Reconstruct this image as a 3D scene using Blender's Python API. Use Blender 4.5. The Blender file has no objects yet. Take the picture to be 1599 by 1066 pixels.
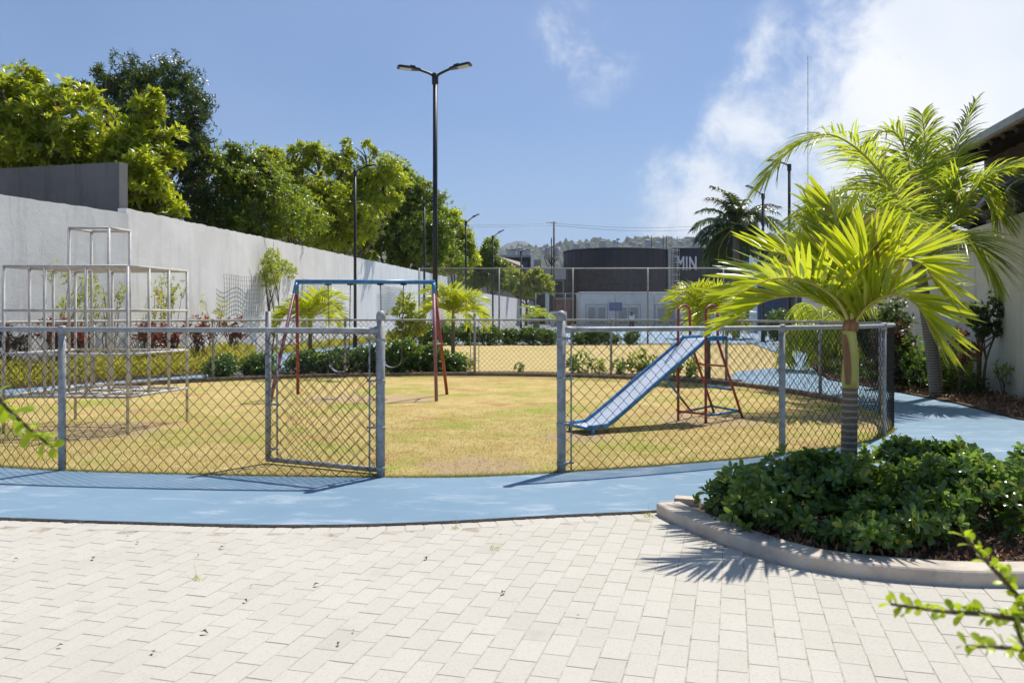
import bpy, math, random
import numpy as np
from mathutils import Vector, Matrix
R = math.radians
rng = np.random.default_rng(7)
random.seed(7)
S = bpy.context.scene
C = S.collection

# ------------------------------------------------------------------ camera
EYE, F, HZ = 1.35, 1280.0, 489.5          # eye height, focal length and horizon in photo pixels
cd = bpy.data.cameras.new('camera'); cam = bpy.data.objects.new('camera', cd); C.objects.link(cam)
cam.location = (0, 0, EYE); cam.rotation_euler = (R(90), 0, 0)
cd.sensor_width = 36; cd.lens = 36 * F / 1599
cd.shift_y = -(533 - HZ) / 1599; cd.shift_x = 0
cd.clip_start = 0.05; cd.clip_end = 20000
cd.dof.use_dof = True; cd.dof.focus_distance = 9.0; cd.dof.aperture_fstop = 8.0
S.camera = cam

# ------------------------------------------------------------------ light
SUN_EL, SUN_AZ = R(61), R(37.6)           # azimuth measured from +Y towards +X
sl = bpy.data.lights.new('sun', 'SUN'); sun = bpy.data.objects.new('sun', sl); C.objects.link(sun)
sl.energy = 4.8; sl.angle = R(0.53); sl.color = (1.0, 0.955, 0.89)
sdir = Vector((math.sin(SUN_AZ) * math.cos(SUN_EL), math.cos(SUN_AZ) * math.cos(SUN_EL), math.sin(SUN_EL)))
sun.rotation_euler = sdir.to_track_quat('Z', 'Y').to_euler(); sun.location = (20, 20, 40)
S.view_settings.view_transform = 'Standard'; S.view_settings.look = 'None'
S.view_settings.exposure = 0.2; S.view_settings.gamma = 1.0
S.render.engine = 'CYCLES'
S.cycles.use_denoising = True
S.cycles.max_bounces = 8; S.cycles.transparent_max_bounces = 8; S.cycles.volume_bounces = 0
S.cycles.transmission_bounces = 6; S.cycles.caustics_reflective = False; S.cycles.caustics_refractive = False

def W(px, py, d):
    "world point seen at photo pixel (px, py) at distance d along the view"
    return Vector(((px - 800) * d / F, d, EYE + (HZ - py) * d / F))
def G(px, py, z=0.0):
    d = (EYE - z) * F / (py - HZ)
    return Vector(((px - 800) * d / F, d, z))

class NT:
    def __init__(s, nt): s.nt = nt; s.N = nt.nodes; s.L = nt.links
    def n(s, t, **k):
        nd = s.N.new(t)
        ins = k.pop('ins', {})
        for a, b in k.items(): setattr(nd, a, b)
        for a, b in ins.items():
            if isinstance(b, bpy.types.NodeSocket): s.L.new(b, nd.inputs[a])
            else: nd.inputs[a].default_value = b
        return nd
    def math(s, op, a, b=0.0, c=None, clamp=False):
        ins = {0: a, 1: b}
        if c is not None: ins[2] = c
        return s.n('ShaderNodeMath', operation=op, use_clamp=clamp, ins=ins).outputs[0]
    def mix(s, f, a, b):
        nd = s.n('ShaderNodeMix', data_type='RGBA')
        for i, v in ((0, f), (6, a), (7, b)):
            if isinstance(v, bpy.types.NodeSocket): s.L.new(v, nd.inputs[i])
            else: nd.inputs[i].default_value = v if i == 0 else (*v, 1)
        return nd.outputs[2]
    def ramp(s, f, lo, hi):
        return s.n('ShaderNodeMapRange', interpolation_type='SMOOTHSTEP', ins={0: f, 1: lo, 2: hi, 3: 0.0, 4: 1.0}).outputs[0]
    def noise(s, vec, scale, detail=4, rough=0.55, dist=0.0):
        return s.n('ShaderNodeTexNoise', ins={'Vector': vec, 'Scale': scale, 'Detail': detail, 'Roughness': rough, 'Distortion': dist}).outputs[0]

# ------------------------------------------------------------------ world: sky and clouds
wd = bpy.data.worlds.new('World'); S.world = wd; wd.use_nodes = True
wd.node_tree.nodes.clear(); t = NT(wd.node_tree)
sky = t.n('ShaderNodeTexSky', sky_type='NISHITA', sun_disc=False, sun_elevation=SUN_EL, sun_rotation=SUN_AZ,
          altitude=0, air_density=1.0, dust_density=0.6, ozone_density=2.5)
SKY = 0.085
skyc = t.n('ShaderNodeVectorMath', operation='MULTIPLY', ins={0: sky.outputs[0], 1: (SKY * .78, SKY * .93, SKY * 1.12)}).outputs[0]
tc = t.n('ShaderNodeTexCoord').outputs['Generated']
def wdir(px, py): return W(px, py, 1.0).__sub__(Vector((0, 0, EYE))).normalized()
acc = None
# (px, py, radius in px, weight): where the cloud banks lie in the sky
for px, py, r, w in ((905, 85, 110, .85), (1185, 135, 105, .95), (1110, 215, 90, .5), (1030, 300, 85, .6), (1110, 345, 120, 1.5),
                     (1240, 320, 150, 1.1), (1390, 250, 190, .8), (1420, 60, 120, .5), (1530, 60, 210, .95), (1600, 200, 220, .9),
                     (1780, 60, 360, 1.5), (1230, 20, 200, .2), (1000, 365, 70, .5), (2100, 200, 500, 1.4), (-900, 100, 300, .9)):
    dv = wdir(px, py)
    dp = t.n('ShaderNodeVectorMath', operation='DISTANCE', ins={0: tc, 1: dv}).outputs['Value']
    rr = math.atan(r / F * 1.0)
    g = t.n('ShaderNodeMapRange', interpolation_type='SMOOTHSTEP', ins={0: dp, 1: rr * 1.25, 2: 0.0, 3: 0.0, 4: w}).outputs[0]
    acc = g if acc is None else t.math('ADD', acc, g)
nz = t.noise(tc, 12.0, 10, 0.64, 0.25)
nz2 = t.noise(tc, 2.6, 4, 0.5, 0.3)
nzc = t.math('ADD', t.math('MULTIPLY', t.math('SUBTRACT', nz, .5), 4.4), t.math('MULTIPLY', t.math('SUBTRACT', nz2, .5), .8))
m = t.math('ADD', t.math('MULTIPLY', acc, 1.0), t.math('MULTIPLY', nzc, t.math('MINIMUM', t.math('MULTIPLY', acc, 2.0), 1.0)))
mask = t.ramp(m, 0.20, 1.95)
mask = t.math('MULTIPLY', mask, .94)
haze = t.noise(tc, 1.7, 3, 0.5, 0.2)
skyh = t.mix(t.math('MULTIPLY', t.ramp(haze, .3, .7), .30), skyc, (.38, .48, .72))
sepz = t.n('ShaderNodeSeparateXYZ', ins={0: tc}).outputs[2]
low = t.n('ShaderNodeMapRange', ins={0: sepz, 1: 0.0, 2: .22, 3: .75, 4: 0.0}).outputs[0]
skyh = t.mix(low, skyh, (.31, .46, .74))
cc = t.mix(t.ramp(nz2, .35, .7), (.74, .80, .88), (1.0, 1.0, 1.0))
col = t.mix(mask, skyh, cc)
bg = t.n('ShaderNodeBackground', ins={'Color': col, 'Strength': 1.0})
t.L.new(bg.outputs[0], t.n('ShaderNodeOutputWorld').inputs[0])

# ------------------------------------------------------------------ materials
def newmat(name):
    m = bpy.data.materials.new(name); m.use_nodes = True
    m.node_tree.nodes.clear(); tt = NT(m.node_tree)
    tt.out = tt.n('ShaderNodeOutputMaterial')
    return m, tt
def surf(name, c1, c2, scale=6.0, rough=.7, bump=.15, bscale=None, metal=0.0, c3=None, s3=1.0, lo=.35, hi=.65, island=0.0, bdist=.01,
         fine=0.0, spec=.5, stretch=None, amt3=.6):
    m, tt = newmat(name)
    co = tt.n('ShaderNodeTexCoord').outputs['Object']
    if stretch: co = tt.n('ShaderNodeMapping', ins={0: co, 'Scale': stretch}).outputs[0]
    f = tt.ramp(tt.noise(co, scale, 6, .6), lo, hi)
    col = tt.mix(f, c1, c2)
    if c3:
        col = tt.mix(tt.math('MULTIPLY', tt.ramp(tt.noise(co, s3, 5, .6), .52, .72), amt3), col, c3)
    if fine:
        nf = tt.noise(co, scale * 14, 3, .7)
        col = tt.n('ShaderNodeHueSaturation', ins={'Color': col, 'Value': tt.math('ADD', 1 - fine * .5, tt.math('MULTIPLY', nf, fine))}).outputs[0]
    if island:
        ri = tt.n('ShaderNodeNewGeometry').outputs['Random Per Island']
        col = tt.n('ShaderNodeHueSaturation', ins={'Color': col, 'Value': tt.math('ADD', 1 - island, tt.math('MULTIPLY', ri, 2 * island))}).outputs[0]
    p = tt.n('ShaderNodeBsdfPrincipled', ins={'Base Color': col, 'Roughness': rough, 'Metallic': metal, 'Specular IOR Level': spec})
    if bump:
        b = tt.n('ShaderNodeBump', ins={'Height': tt.noise(co, bscale or scale * 5, 5, .65), 'Strength': bump, 'Distance': bdist})
        tt.L.new(b.outputs[0], p.inputs['Normal'])
    tt.L.new(p.outputs[0], tt.out.inputs[0])
    return m
def leafmat(name, c1, c2, tr, rough=.38, trans=.45, c3=None, p3=.1, spec=.5):
    m, tt = newmat(name)
    ri = tt.n('ShaderNodeNewGeometry').outputs['Random Per Island']
    co = tt.n('ShaderNodeTexCoord').outputs['Object']
    n1 = tt.noise(co, 1.3, 3, .5)
    f = tt.math('ADD', tt.math('MULTIPLY', ri, .55), tt.math('MULTIPLY', tt.ramp(n1, .35, .65), .45))
    col = tt.mix(f, c1, c2)
    trc = tt.mix(f, tuple(x * .75 for x in tr), tr)
    if c3:
        g = tt.math('GREATER_THAN', tt.math('FRACT', tt.math('MULTIPLY', ri, 37.0)), 1 - p3)
        col = tt.mix(g, col, c3); trc = tt.mix(g, trc, c3)
    p = tt.n('ShaderNodeBsdfPrincipled', ins={'Base Color': col, 'Roughness': rough, 'Specular IOR Level': spec})
    tl = tt.n('ShaderNodeBsdfTranslucent', ins={'Color': trc})
    mx = tt.n('ShaderNodeMixShader', ins={0: trans, 1: p.outputs[0], 2: tl.outputs[0]})
    tt.L.new(mx.outputs[0], tt.out.inputs[0])
    return m

M = {}
M['steel'] = surf('galvanised_steel', (.27, .27, .265), (.38, .38, .37), 18, .55, .05, metal=.12, c3=(.47, .47, .46), s3=6)
M['wire'] = surf('coated_wire', (.012, .016, .015), (.03, .038, .035), 4, .5, 0, spec=.35)
M['wirefar'] = surf('weathered_wire', (.20, .205, .20), (.32, .32, .31), 4, .6, 0)
M['gympaint'] = surf('pale_grey_paint', (.46, .44, .41), (.56, .535, .50), 9, .5, .05, c3=(.30, .25, .20), s3=14, amt3=.45)
M['bluepaint'] = surf('blue_paint', (.035, .17, .38), (.06, .24, .46), 9, .35, .04)
M['redpaint'] = surf('worn_red_paint', (.26, .035, .03), (.34, .06, .05), 8, .45, .05, c3=(.20, .12, .14), s3=10)
M['fadedpaint'] = surf('faded_purple_paint', (.25, .09, .12), (.33, .16, .20), 10, .5, .05, c3=(.30, .045, .04), s3=5)
M['slidebed'] = surf('worn_pale_slide_bed', (.58, .64, .70), (.70, .74, .78), 30, .28, .06, c3=(.36, .48, .62), s3=9, fine=.15, metal=.15)
M['rubber'] = surf('grey_rubber', (.12, .125, .135), (.18, .185, .20), 12, .5, .05)
M['chain'] = surf('dull_chain', (.10, .09, .085), (.18, .16, .14), 30, .5, 0, metal=.6)
M['black'] = surf('black_powder_coat', (.012, .012, .014), (.02, .02, .022), 8, .42, .03)
M['lens'] = surf('lamp_lens', (.45, .46, .46), (.55, .56, .56), 20, .25, 0)
M['concrete'] = surf('pale_concrete', (.50, .425, .34), (.60, .53, .44), 7, .85, .4, 60, c3=(.25, .22, .19), s3=3.2, fine=.25, bdist=.004)
M['bark'] = surf('grey_bark', (.10, .08, .06), (.20, .165, .13), 9, .9, .6, 30, stretch=(3, 3, .6))
M['twig'] = surf('brown_twig', (.10, .07, .045), (.17, .12, .075), 9, .85, .3)
M['soil'] = surf('mulch_soil', (.055, .035, .022), (.13, .085, .055), 9, .95, .9, 55, c3=(.22, .15, .09), s3=22, fine=.6, bdist=.03)
M['white'] = surf('white_render', (.58, .60, .61), (.66, .67, .67), 1.0, .85, .35, 22, c3=(.46, .465, .46), s3=.55, bdist=.012, fine=.10)
M['darkmetal'] = surf('dark_panels', (.010, .009, .012), (.022, .019, .024), .5, .5, 0, stretch=(1, 1, .1))
M['letter'] = surf('white_letters', (.72, .72, .72), (.78, .78, .78), 2, .5, 0)

def wallmat(name, a, b, stain, base_z=.9, drip=True):
    m, tt = newmat(name)
    co = tt.n('ShaderNodeTexCoord').outputs['Object']
    big = tt.ramp(tt.noise(co, .7, 6, .65, .4), .35, .68)
    col = tt.mix(big, a, b)
    st = tt.n('ShaderNodeMapping', ins={0: co, 'Scale': (2.2, 2.2, .28)}).outputs[0]
    col = tt.mix(tt.math('MULTIPLY', tt.ramp(tt.noise(st, 1.4, 8, .68), .50, .72), .75), col, stain)
    z = tt.n('ShaderNodeSeparateXYZ', ins={0: co}).outputs[2]
    low = tt.math('MULTIPLY', tt.n('ShaderNodeMapRange', ins={0: z, 1: 0.0, 2: base_z, 3: 1.0, 4: 0.0}).outputs[0], tt.ramp(tt.noise(co, 2.0, 6, .6), .3, .7))
    col = tt.mix(tt.math('MULTIPLY', low, .65), col, (.34, .25, .16))
    sp = tt.ramp(tt.noise(co, 16, 6, .75), .58, .72)
    col = tt.mix(tt.math('MULTIPLY', sp, .32), col, (.20, .19, .17))
    p = tt.n('ShaderNodeBsdfPrincipled', ins={'Base Color': col, 'Roughness': .9})
    h = tt.math('ADD', tt.noise(co, 30, 5, .7), tt.math('MULTIPLY', tt.noise(co, 4, 4, .6), 1.4))
    b_ = tt.n('ShaderNodeBump', ins={'Height': h, 'Strength': .35, 'Distance': .015})
    tt.L.new(b_.outputs[0], p.inputs['Normal']); tt.L.new(p.outputs[0], tt.out.inputs[0])
    return m
M['wall'] = wallmat('stucco_white', (.73, .715, .69), (.82, .81, .785), (.58, .57, .55), .5)
M['wallr'] = wallmat('stucco_cream', (.72, .665, .57), (.80, .75, .66), (.55, .50, .43), .7)
M['greywall'] = wallmat('grey_render', (.15, .147, .143), (.20, .197, .19), (.11, .108, .105), .1)

# pavers
m, tt = newmat('concrete_paver')
co = tt.n('ShaderNodeTexCoord').outputs['Object']; ri = tt.n('ShaderNodeNewGeometry').outputs['Random Per Island']
col = tt.mix(ri, (.52, .488, .415), (.55, .52, .445))
g = tt.math('GREATER_THAN', tt.math('FRACT', tt.math('MULTIPLY', ri, 53.0)), .96)
col = tt.mix(tt.math('MULTIPLY', g, .4), col, (.44, .405, .345))
col = tt.mix(tt.math('MULTIPLY', tt.ramp(tt.noise(co, .8, 5, .6), .45, .75), .5), col, (.47, .44, .375))
blot = tt.ramp(tt.noise(co, 2.3, 7, .7, .4), .58, .74)
col = tt.mix(tt.math('MULTIPLY', blot, .5), col, (.39, .35, .29))
col = tt.mix(tt.math('MULTIPLY', tt.ramp(tt.noise(co, 110, 4, .75), .50, .68), .55), col, (.36, .33, .28))
col = tt.mix(tt.math('MULTIPLY', tt.ramp(tt.noise(co, 90, 2, .7), .66, .74), .35), col, (.80, .78, .73))
p = tt.n('ShaderNodeBsdfPrincipled', ins={'Base Color': col, 'Roughness': .92, 'Specular IOR Level': .3})
b_ = tt.n('ShaderNodeBump', ins={'Height': tt.noise(co, 160, 4, .75), 'Strength': .5, 'Distance': .003})
tt.L.new(b_.outputs[0], p.inputs['Normal']); tt.L.new(p.outputs[0], tt.out.inputs[0]); M['paver'] = m
M['joint'] = surf('sandy_joint', (.34, .29, .22), (.52, .47, .39), 9, .95, .6, 120, c3=(.10, .07, .05), s3=24, fine=.5, bdist=.004)

# blue path
m, tt = newmat('blue_path_coating')
co = tt.n('ShaderNodeTexCoord').outputs['Object']
st = tt.n('ShaderNodeMapping', ins={0: co, 'Scale': (1, 2.6, 1), 'Rotation': (0, 0, .1)}).outputs[0]
col = tt.mix(tt.ramp(tt.noise(co, .55, 5, .6), .35, .7), (.155, .255, .345), (.20, .305, .395))
wf = tt.math('MULTIPLY', tt.ramp(tt.noise(st, 1.5, 9, .72, .8), .50, .72), .55)
col = tt.mix(wf, col, (.54, .58, .61))
col = tt.mix(tt.math('MULTIPLY', tt.ramp(tt.noise(co, 45, 3, .7), .6, .75), .25), col, (.10, .18, .27))
col = tt.mix(tt.math('MULTIPLY', tt.ramp(tt.noise(co, 2.6, 6, .7), .62, .8), .3), col, (.33, .34, .33))
p = tt.n('ShaderNodeBsdfPrincipled', ins={'Base Color': col, 'Roughness': .72, 'Specular IOR Level': .35})
b_ = tt.n('ShaderNodeBump', ins={'Height': tt.noise(co, 90, 4, .7), 'Strength': .35, 'Distance': .004})
tt.L.new(b_.outputs[0], p.inputs['Normal']); tt.L.new(p.outputs[0], tt.out.inputs[0]); M['blue'] = m

# dry lawn
def lawn(name, dry, dry2, green, bare, gs=.55, gamt=.8):
    m, tt = newmat(name)
    co = tt.n('ShaderNodeTexCoord').outputs['Object']
    col = tt.mix(tt.ramp(tt.noise(co, 2.2, 7, .68), .35, .65), dry, dry2)
    gf = tt.math('MULTIPLY', tt.ramp(tt.noise(co, gs, 7, .70, .3), .47, .66), gamt)
    col = tt.mix(gf, col, green)
    col = tt.mix(tt.math('MULTIPLY', tt.ramp(tt.noise(co, 1.3, 7, .70, .4), .53, .66), .85), col, bare)
    vf = tt.noise(co, 55, 4, .75)
    col = tt.n('ShaderNodeHueSaturation', ins={'Color': col, 'Value': tt.math('ADD', .55, tt.math('MULTIPLY', vf, .9))}).outputs[0]
    p = tt.n('ShaderNodeBsdfPrincipled', ins={'Base Color': col, 'Roughness': .95, 'Specular IOR Level': .15})
    b_ = tt.n('ShaderNodeBump', ins={'Height': tt.noise(co, 70, 5, .75), 'Strength': .9, 'Distance': .02})
    tt.L.new(b_.outputs[0], p.inputs['Normal']); tt.L.new(p.outputs[0], tt.out.inputs[0]); return m
def lawn_worn(spots, *a):
    m = lawn(*a); tt = NT(m.node_tree); p = [n for n in tt.N if n.type == 'BSDF_PRINCIPLED'][0]
    co = tt.n('ShaderNodeTexCoord').outputs['Object']; src = p.inputs['Base Color'].links[0].from_socket; nz = tt.noise(co, 3.2, 7, .72)
    for x, y, r_ in spots:
        dd = tt.n('ShaderNodeVectorMath', operation='DISTANCE', ins={0: co, 1: (x, y, .026)}).outputs['Value']
        f = tt.ramp(tt.math('ADD', tt.math('SUBTRACT', 1.0, tt.math('DIVIDE', dd, r_)), tt.math('MULTIPLY', tt.math('SUBTRACT', nz, .5), 1.8)), .05, .45)
        src = tt.mix(tt.math('MULTIPLY', f, .8), src, (.50, .36, .22))
    tt.L.new(src, p.inputs['Base Color']); return m
M['lawn'] = lawn_worn([(-1.75, 12.7, .75), (-2.7, 12.8, .7), (.7, 8.85, .5), (2.5, 10.2, .9), (-4.7, 9.3, 1.0), (-.3, 7.1, .6), (4.3, 10.2, .8)], 'dry_lawn', (.50, .37, .13), (.62, .475, .20), (.33, .37, .06), (.46, .27, .12), .7, .9)
M['lawnfar'] = lawn('far_dry_lawn', (.53, .41, .17), (.60, .47, .22), (.42, .40, .12), (.50, .35, .18), .25, .5)
M['ground'] = surf('earth', (.24, .19, .12), (.36, .29, .18), .2, .95, .3, 3, fine=.3)
M['asphalt'] = surf('grey_court', (.20, .21, .21), (.25, .26, .26), .3, .8, .1, 8)
M['court'] = surf('pale_blue_court', (.26, .37, .47), (.32, .43, .52), .25, .7, .05, 8)

# leaves
M['lf_palm'] = leafmat('palm_leaf', (.17, .25, .022), (.36, .40, .035), (.78, .85, .03), .26, .50, (.45, .36, .10), .03)
M['lf_coco'] = leafmat('coconut_leaf', (.16, .23, .03), (.32, .38, .045), (.78, .90, .06), .28, .50, (.34, .27, .10), .08)
M['lf_royal'] = leafmat('royal_leaf', (.035, .06, .022), (.08, .11, .035), (.14, .20, .04), .3, .4)
M['lf_dead'] = leafmat('dry_frond', (.16, .13, .08), (.26, .22, .14), (.2, .17, .1), .6, .25)
M['lf_bright'] = leafmat('almond_leaf', (.12, .18, .016), (.31, .36, .025), (.68, .76, .03), .30, .52, (.40, .22, .05), .02)
M['lf_mid'] = leafmat('green_leaf', (.06, .115, .015), (.18, .24, .022), (.44, .56, .03), .32, .48, (.35, .15, .05), .015)
M['lf_dark'] = leafmat('dark_leaf', (.028, .055, .015), (.075, .11, .028), (.15, .22, .03), .33, .4)
M['lf_shrub'] = leafmat('glossy_shrub_leaf', (.045, .105, .03), (.13, .21, .055), (.34, .52, .06), .17, .40, (.30, .34, .05), .06)
M['lf_hedge'] = leafmat('hedge_leaf', (.05, .11, .025), (.11, .19, .04), (.28, .42, .04), .26, .40)
M['lf_light'] = leafmat('light_leaf', (.18, .25, .04), (.34, .38, .06), (.62, .68, .08), .45, .45)
M['lf_red'] = leafmat('croton_leaf', (.16, .035, .025), (.30, .08, .05), (.55, .12, .06), .35, .45, (.10, .10, .03), .2)
M['lf_brown'] = leafmat('bronze_leaf', (.05, .02, .015), (.10, .035, .03), (.18, .05, .03), .35, .35, (.07, .09, .03), .3)
M['lf_weed'] = leafmat('weed_leaf', (.32, .34, .03), (.52, .45, .08), (.80, .78, .08), .5, .5, (.42, .32, .14), .15)
M['lf_near'] = leafmat('young_leaf', (.20, .34, .02), (.36, .45, .03), (.58, .72, .03), .35, .5)
M['blade'] = leafmat('grass_blade', (.46, .37, .12), (.62, .50, .20), (.45, .40, .10), .7, .35, (.22, .32, .04), .22)

# ------------------------------------------------------------------ mesh helpers
ORG = {}
class MB:
    def __init__(s): s.v = []; s.f = []; s.n = 0
    def add(s, v, f):
        v = np.asarray(v, float).reshape(-1, 3); f = np.asarray(f, int)
        s.v.append(v); s.f.append(f + s.n); s.n += len(v)
    def box(s, lo, hi, rot=None, c=None):
        x0, y0, z0 = lo; x1, y1, z1 = hi
        v = np.array([(x0, y0, z0), (x1, y0, z0), (x1, y1, z0), (x0, y1, z0), (x0, y0, z1), (x1, y0, z1), (x1, y1, z1), (x0, y1, z1)], float)
        if rot is not None:
            a, b = math.cos(rot), math.sin(rot); v = np.c_[v[:, 0] * a - v[:, 1] * b, v[:, 0] * b + v[:, 1] * a, v[:, 2]]
        if c is not None: v = v + np.array(c)
        s.add(v, [(3, 2, 1, 0), (4, 5, 6, 7), (0, 1, 5, 4), (1, 2, 6, 5), (2, 3, 7, 6), (3, 0, 4, 7)])
    def tube(s, pts, r, n=8, caps=True):
        P = np.array([tuple(p) for p in pts], float); k = len(P)
        rr = np.full(k, r, float) if np.isscalar(r) else np.array(r, float)
        T = np.gradient(P, axis=0); T /= np.linalg.norm(T, axis=1)[:, None] + 1e-12
        ref = np.array((0, 0, 1.0)) if abs(T[0][2]) < .9 else np.array((1.0, 0, 0))
        u = np.cross(T[0], ref); u /= np.linalg.norm(u)
        U = []
        for i in range(k):
            u = u - T[i] * u.dot(T[i]); u /= np.linalg.norm(u) + 1e-12; U.append(u)
        U = np.array(U); V = np.cross(T, U)
        a = np.arange(n) * 2 * math.pi / n
        ring = P[:, None, :] + rr[:, None, None] * (U[:, None, :] * np.cos(a)[None, :, None] + V[:, None, :] * np.sin(a)[None, :, None])
        base = ring.reshape(-1, 3)
        i, j = np.meshgrid(np.arange(k - 1), np.arange(n), indexing='ij'); j2 = (j + 1) % n
        f = np.stack([i * n + j, i * n + j2, (i + 1) * n + j2, (i + 1) * n + j], -1).reshape(-1, 4)
        s.add(base, f)
        if caps:
            n0 = s.n - k * n
            for b0, cen, flip in ((n0, P[0], 1), (n0 + (k - 1) * n, P[-1], 0)):
                s.v.append(cen[None]); ci = s.n; s.n += 1
                q = np.arange(n); q2 = (q + 1) % n
                tri = np.stack([b0 + q, b0 + q2, np.full(n, ci)], -1)
                s.f.append(tri[:, ::-1] if flip else tri)
    def build(s, name, mat, parent=None, smooth=False, origin=None):
        V = np.concatenate(s.v)
        if parent is not None: o0 = np.array(ORG[parent.name])
        elif origin is not None: o0 = np.array(origin, float)
        else: o0 = np.array(((V[:, 0].min() + V[:, 0].max()) / 2, (V[:, 1].min() + V[:, 1].max()) / 2, V[:, 2].min()))
        me = bpy.data.meshes.new(name)
        me.vertices.add(len(V)); me.vertices.foreach_set('co', (V - o0).ravel())
        loops = np.concatenate([f.ravel() for f in s.f]); tot = np.concatenate([np.full(len(f), f.shape[1]) for f in s.f])
        me.loops.add(len(loops)); me.loops.foreach_set('vertex_index', loops.astype(np.int32))
        me.polygons.add(len(tot)); me.polygons.foreach_set('loop_start', np.r_[0, np.cumsum(tot)[:-1]].astype(np.int32))
        me.update(calc_edges=True)
        sm = smooth or name in ('crown', 'foliage', 'frond', 'wire_mesh', 'crown_flush')
        me.polygons.foreach_set('use_smooth', np.full(len(tot), sm, bool))
        me.materials.append(mat if not isinstance(mat, str) else M[mat])
        o = bpy.data.objects.new(name, me); C.objects.link(o)
        if parent is not None: o.parent = parent; ORG[o.name] = tuple(o0)
        else: o.location = o0; ORG[o.name] = tuple(o0)
        return o
def tag(o, label, cat, group=None, kind=None):
    if label: o['label'] = label
    if cat: o['category'] = cat
    if group: o['group'] = group
    if kind: o['kind'] = kind
    return o
def thing(name, loc, label, cat, group=None):
    o = bpy.data.objects.new(name, None); C.objects.link(o); o.location = loc; o.empty_display_size = .2
    ORG[o.name] = tuple(loc); return tag(o, label, cat, group)
def struct(o): o['kind'] = 'structure'; return o
def dup(root, loc, rotz=0.0, scale=1.0, label=None, group=None, sz=None):
    def cp(o, par):
        c = o.copy(); C.objects.link(c); c.parent = par
        for ch in list(o.children): cp(ch, c)
        return c
    r = cp(root, None); r.location = loc; r.rotation_euler = (0, 0, rotz); r.scale = (scale, scale, sz or scale)
    if label: r['label'] = label
    if group: r['group'] = group
    return r
def spline(pts, n=12, closed=False):
    P = [np.array(tuple(p), float) for p in pts]; out = []; k = len(P)
    for i in range(k if closed else k - 1):
        if closed: a, b, c, d = P[i - 1], P[i], P[(i + 1) % k], P[(i + 2) % k]
        else: a, b, c, d = P[max(i - 1, 0)], P[i], P[i + 1], P[min(i + 2, k - 1)]
        for j in range(n):
            t_ = j / n
            out.append(.5 * ((2 * b) + (-a + c) * t_ + (2 * a - 5 * b + 4 * c - d) * t_ ** 2 + (-a + 3 * b - 3 * c + d) * t_ ** 3))
    if not closed: out.append(P[-1])
    return np.array(out)
def sheet(name, pts, z, mat, thick=0.0):
    "flat polygon (concave allowed) with optional skirt"
    from mathutils.geometry import tessellate_polygon
    P = [Vector((p[0], p[1], z)) for p in pts]
    tris = tessellate_polygon([P])
    mb = MB(); mb.add([tuple(p) for p in P], [])if False else None
    V = np.array([tuple(p) for p in P]); T = []
    for a, b, c in tris:
        n_ = (P[b] - P[a]).cross(P[c] - P[a]).z
        T.append((a, b, c) if n_ > 0 else (c, b, a))
    mb = MB(); mb.add(V, T)
    if thick:
        V2 = V.copy(); V2[:, 2] -= thick; k = len(V); area = sum(P[i].x * P[(i + 1) % k].y - P[(i + 1) % k].x * P[i].y for i in range(k))
        q = [(i, (i + 1) % k, k + (i + 1) % k, k + i) for i in range(k)]
        if area > 0: q = [x[::-1] for x in q]
        mb.add(np.r_[V, V2], q)
    return struct(mb.build(name, mat, origin=(0, 0, 0)))
def inside(poly, x, y):
    poly = np.asarray(poly)[:, :2]; x = np.asarray(x); y = np.asarray(y); r = np.zeros(x.shape, bool)
    x1, y1 = poly[:, 0], poly[:, 1]; x2, y2 = np.roll(x1, -1), np.roll(y1, -1)
    for a, b, c, d in zip(x1, y1, x2, y2):
        cnd = ((b > y) != (d > y)) & (x < (c - a) * (y - b) / (d - b + 1e-12) + a); r ^= cnd
    return r

# leaf scatter ------------------------------------------------------
def leaves(mb, pos, dirs, up, L, Wd, fold=.12, bend=.12, tipw=.5):
    "pos,dirs,up (n,3); L,Wd arrays; adds folded leaves"
    n = len(pos); d = dirs / (np.linalg.norm(dirs, axis=1)[:, None] + 1e-9)
    s_ = np.cross(d, up); s_ /= np.linalg.norm(s_, axis=1)[:, None] + 1e-9
    u = np.cross(s_, d)
    L = np.broadcast_to(L, (n,))[:, None]; Wd = np.broadcast_to(Wd, (n,))[:, None]
    b = pos; c = pos + d * L * tipw - u * L * 0 + u * L * bend * .5; r = c + s_ * Wd * .5 + u * Wd * fold; l = c - s_ * Wd * .5 + u * Wd * fold
    tp = pos + d * L - u * L * bend
    V = np.stack([b, r, c, l, tp], 1).reshape(-1, 3); k = np.arange(n)[:, None] * 5
    F_ = np.concatenate([k + np.array(q) for q in ((0, 1, 2), (0, 2, 3), (1, 4, 2), (2, 4, 3))])
    mb.add(V, F_)
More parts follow.
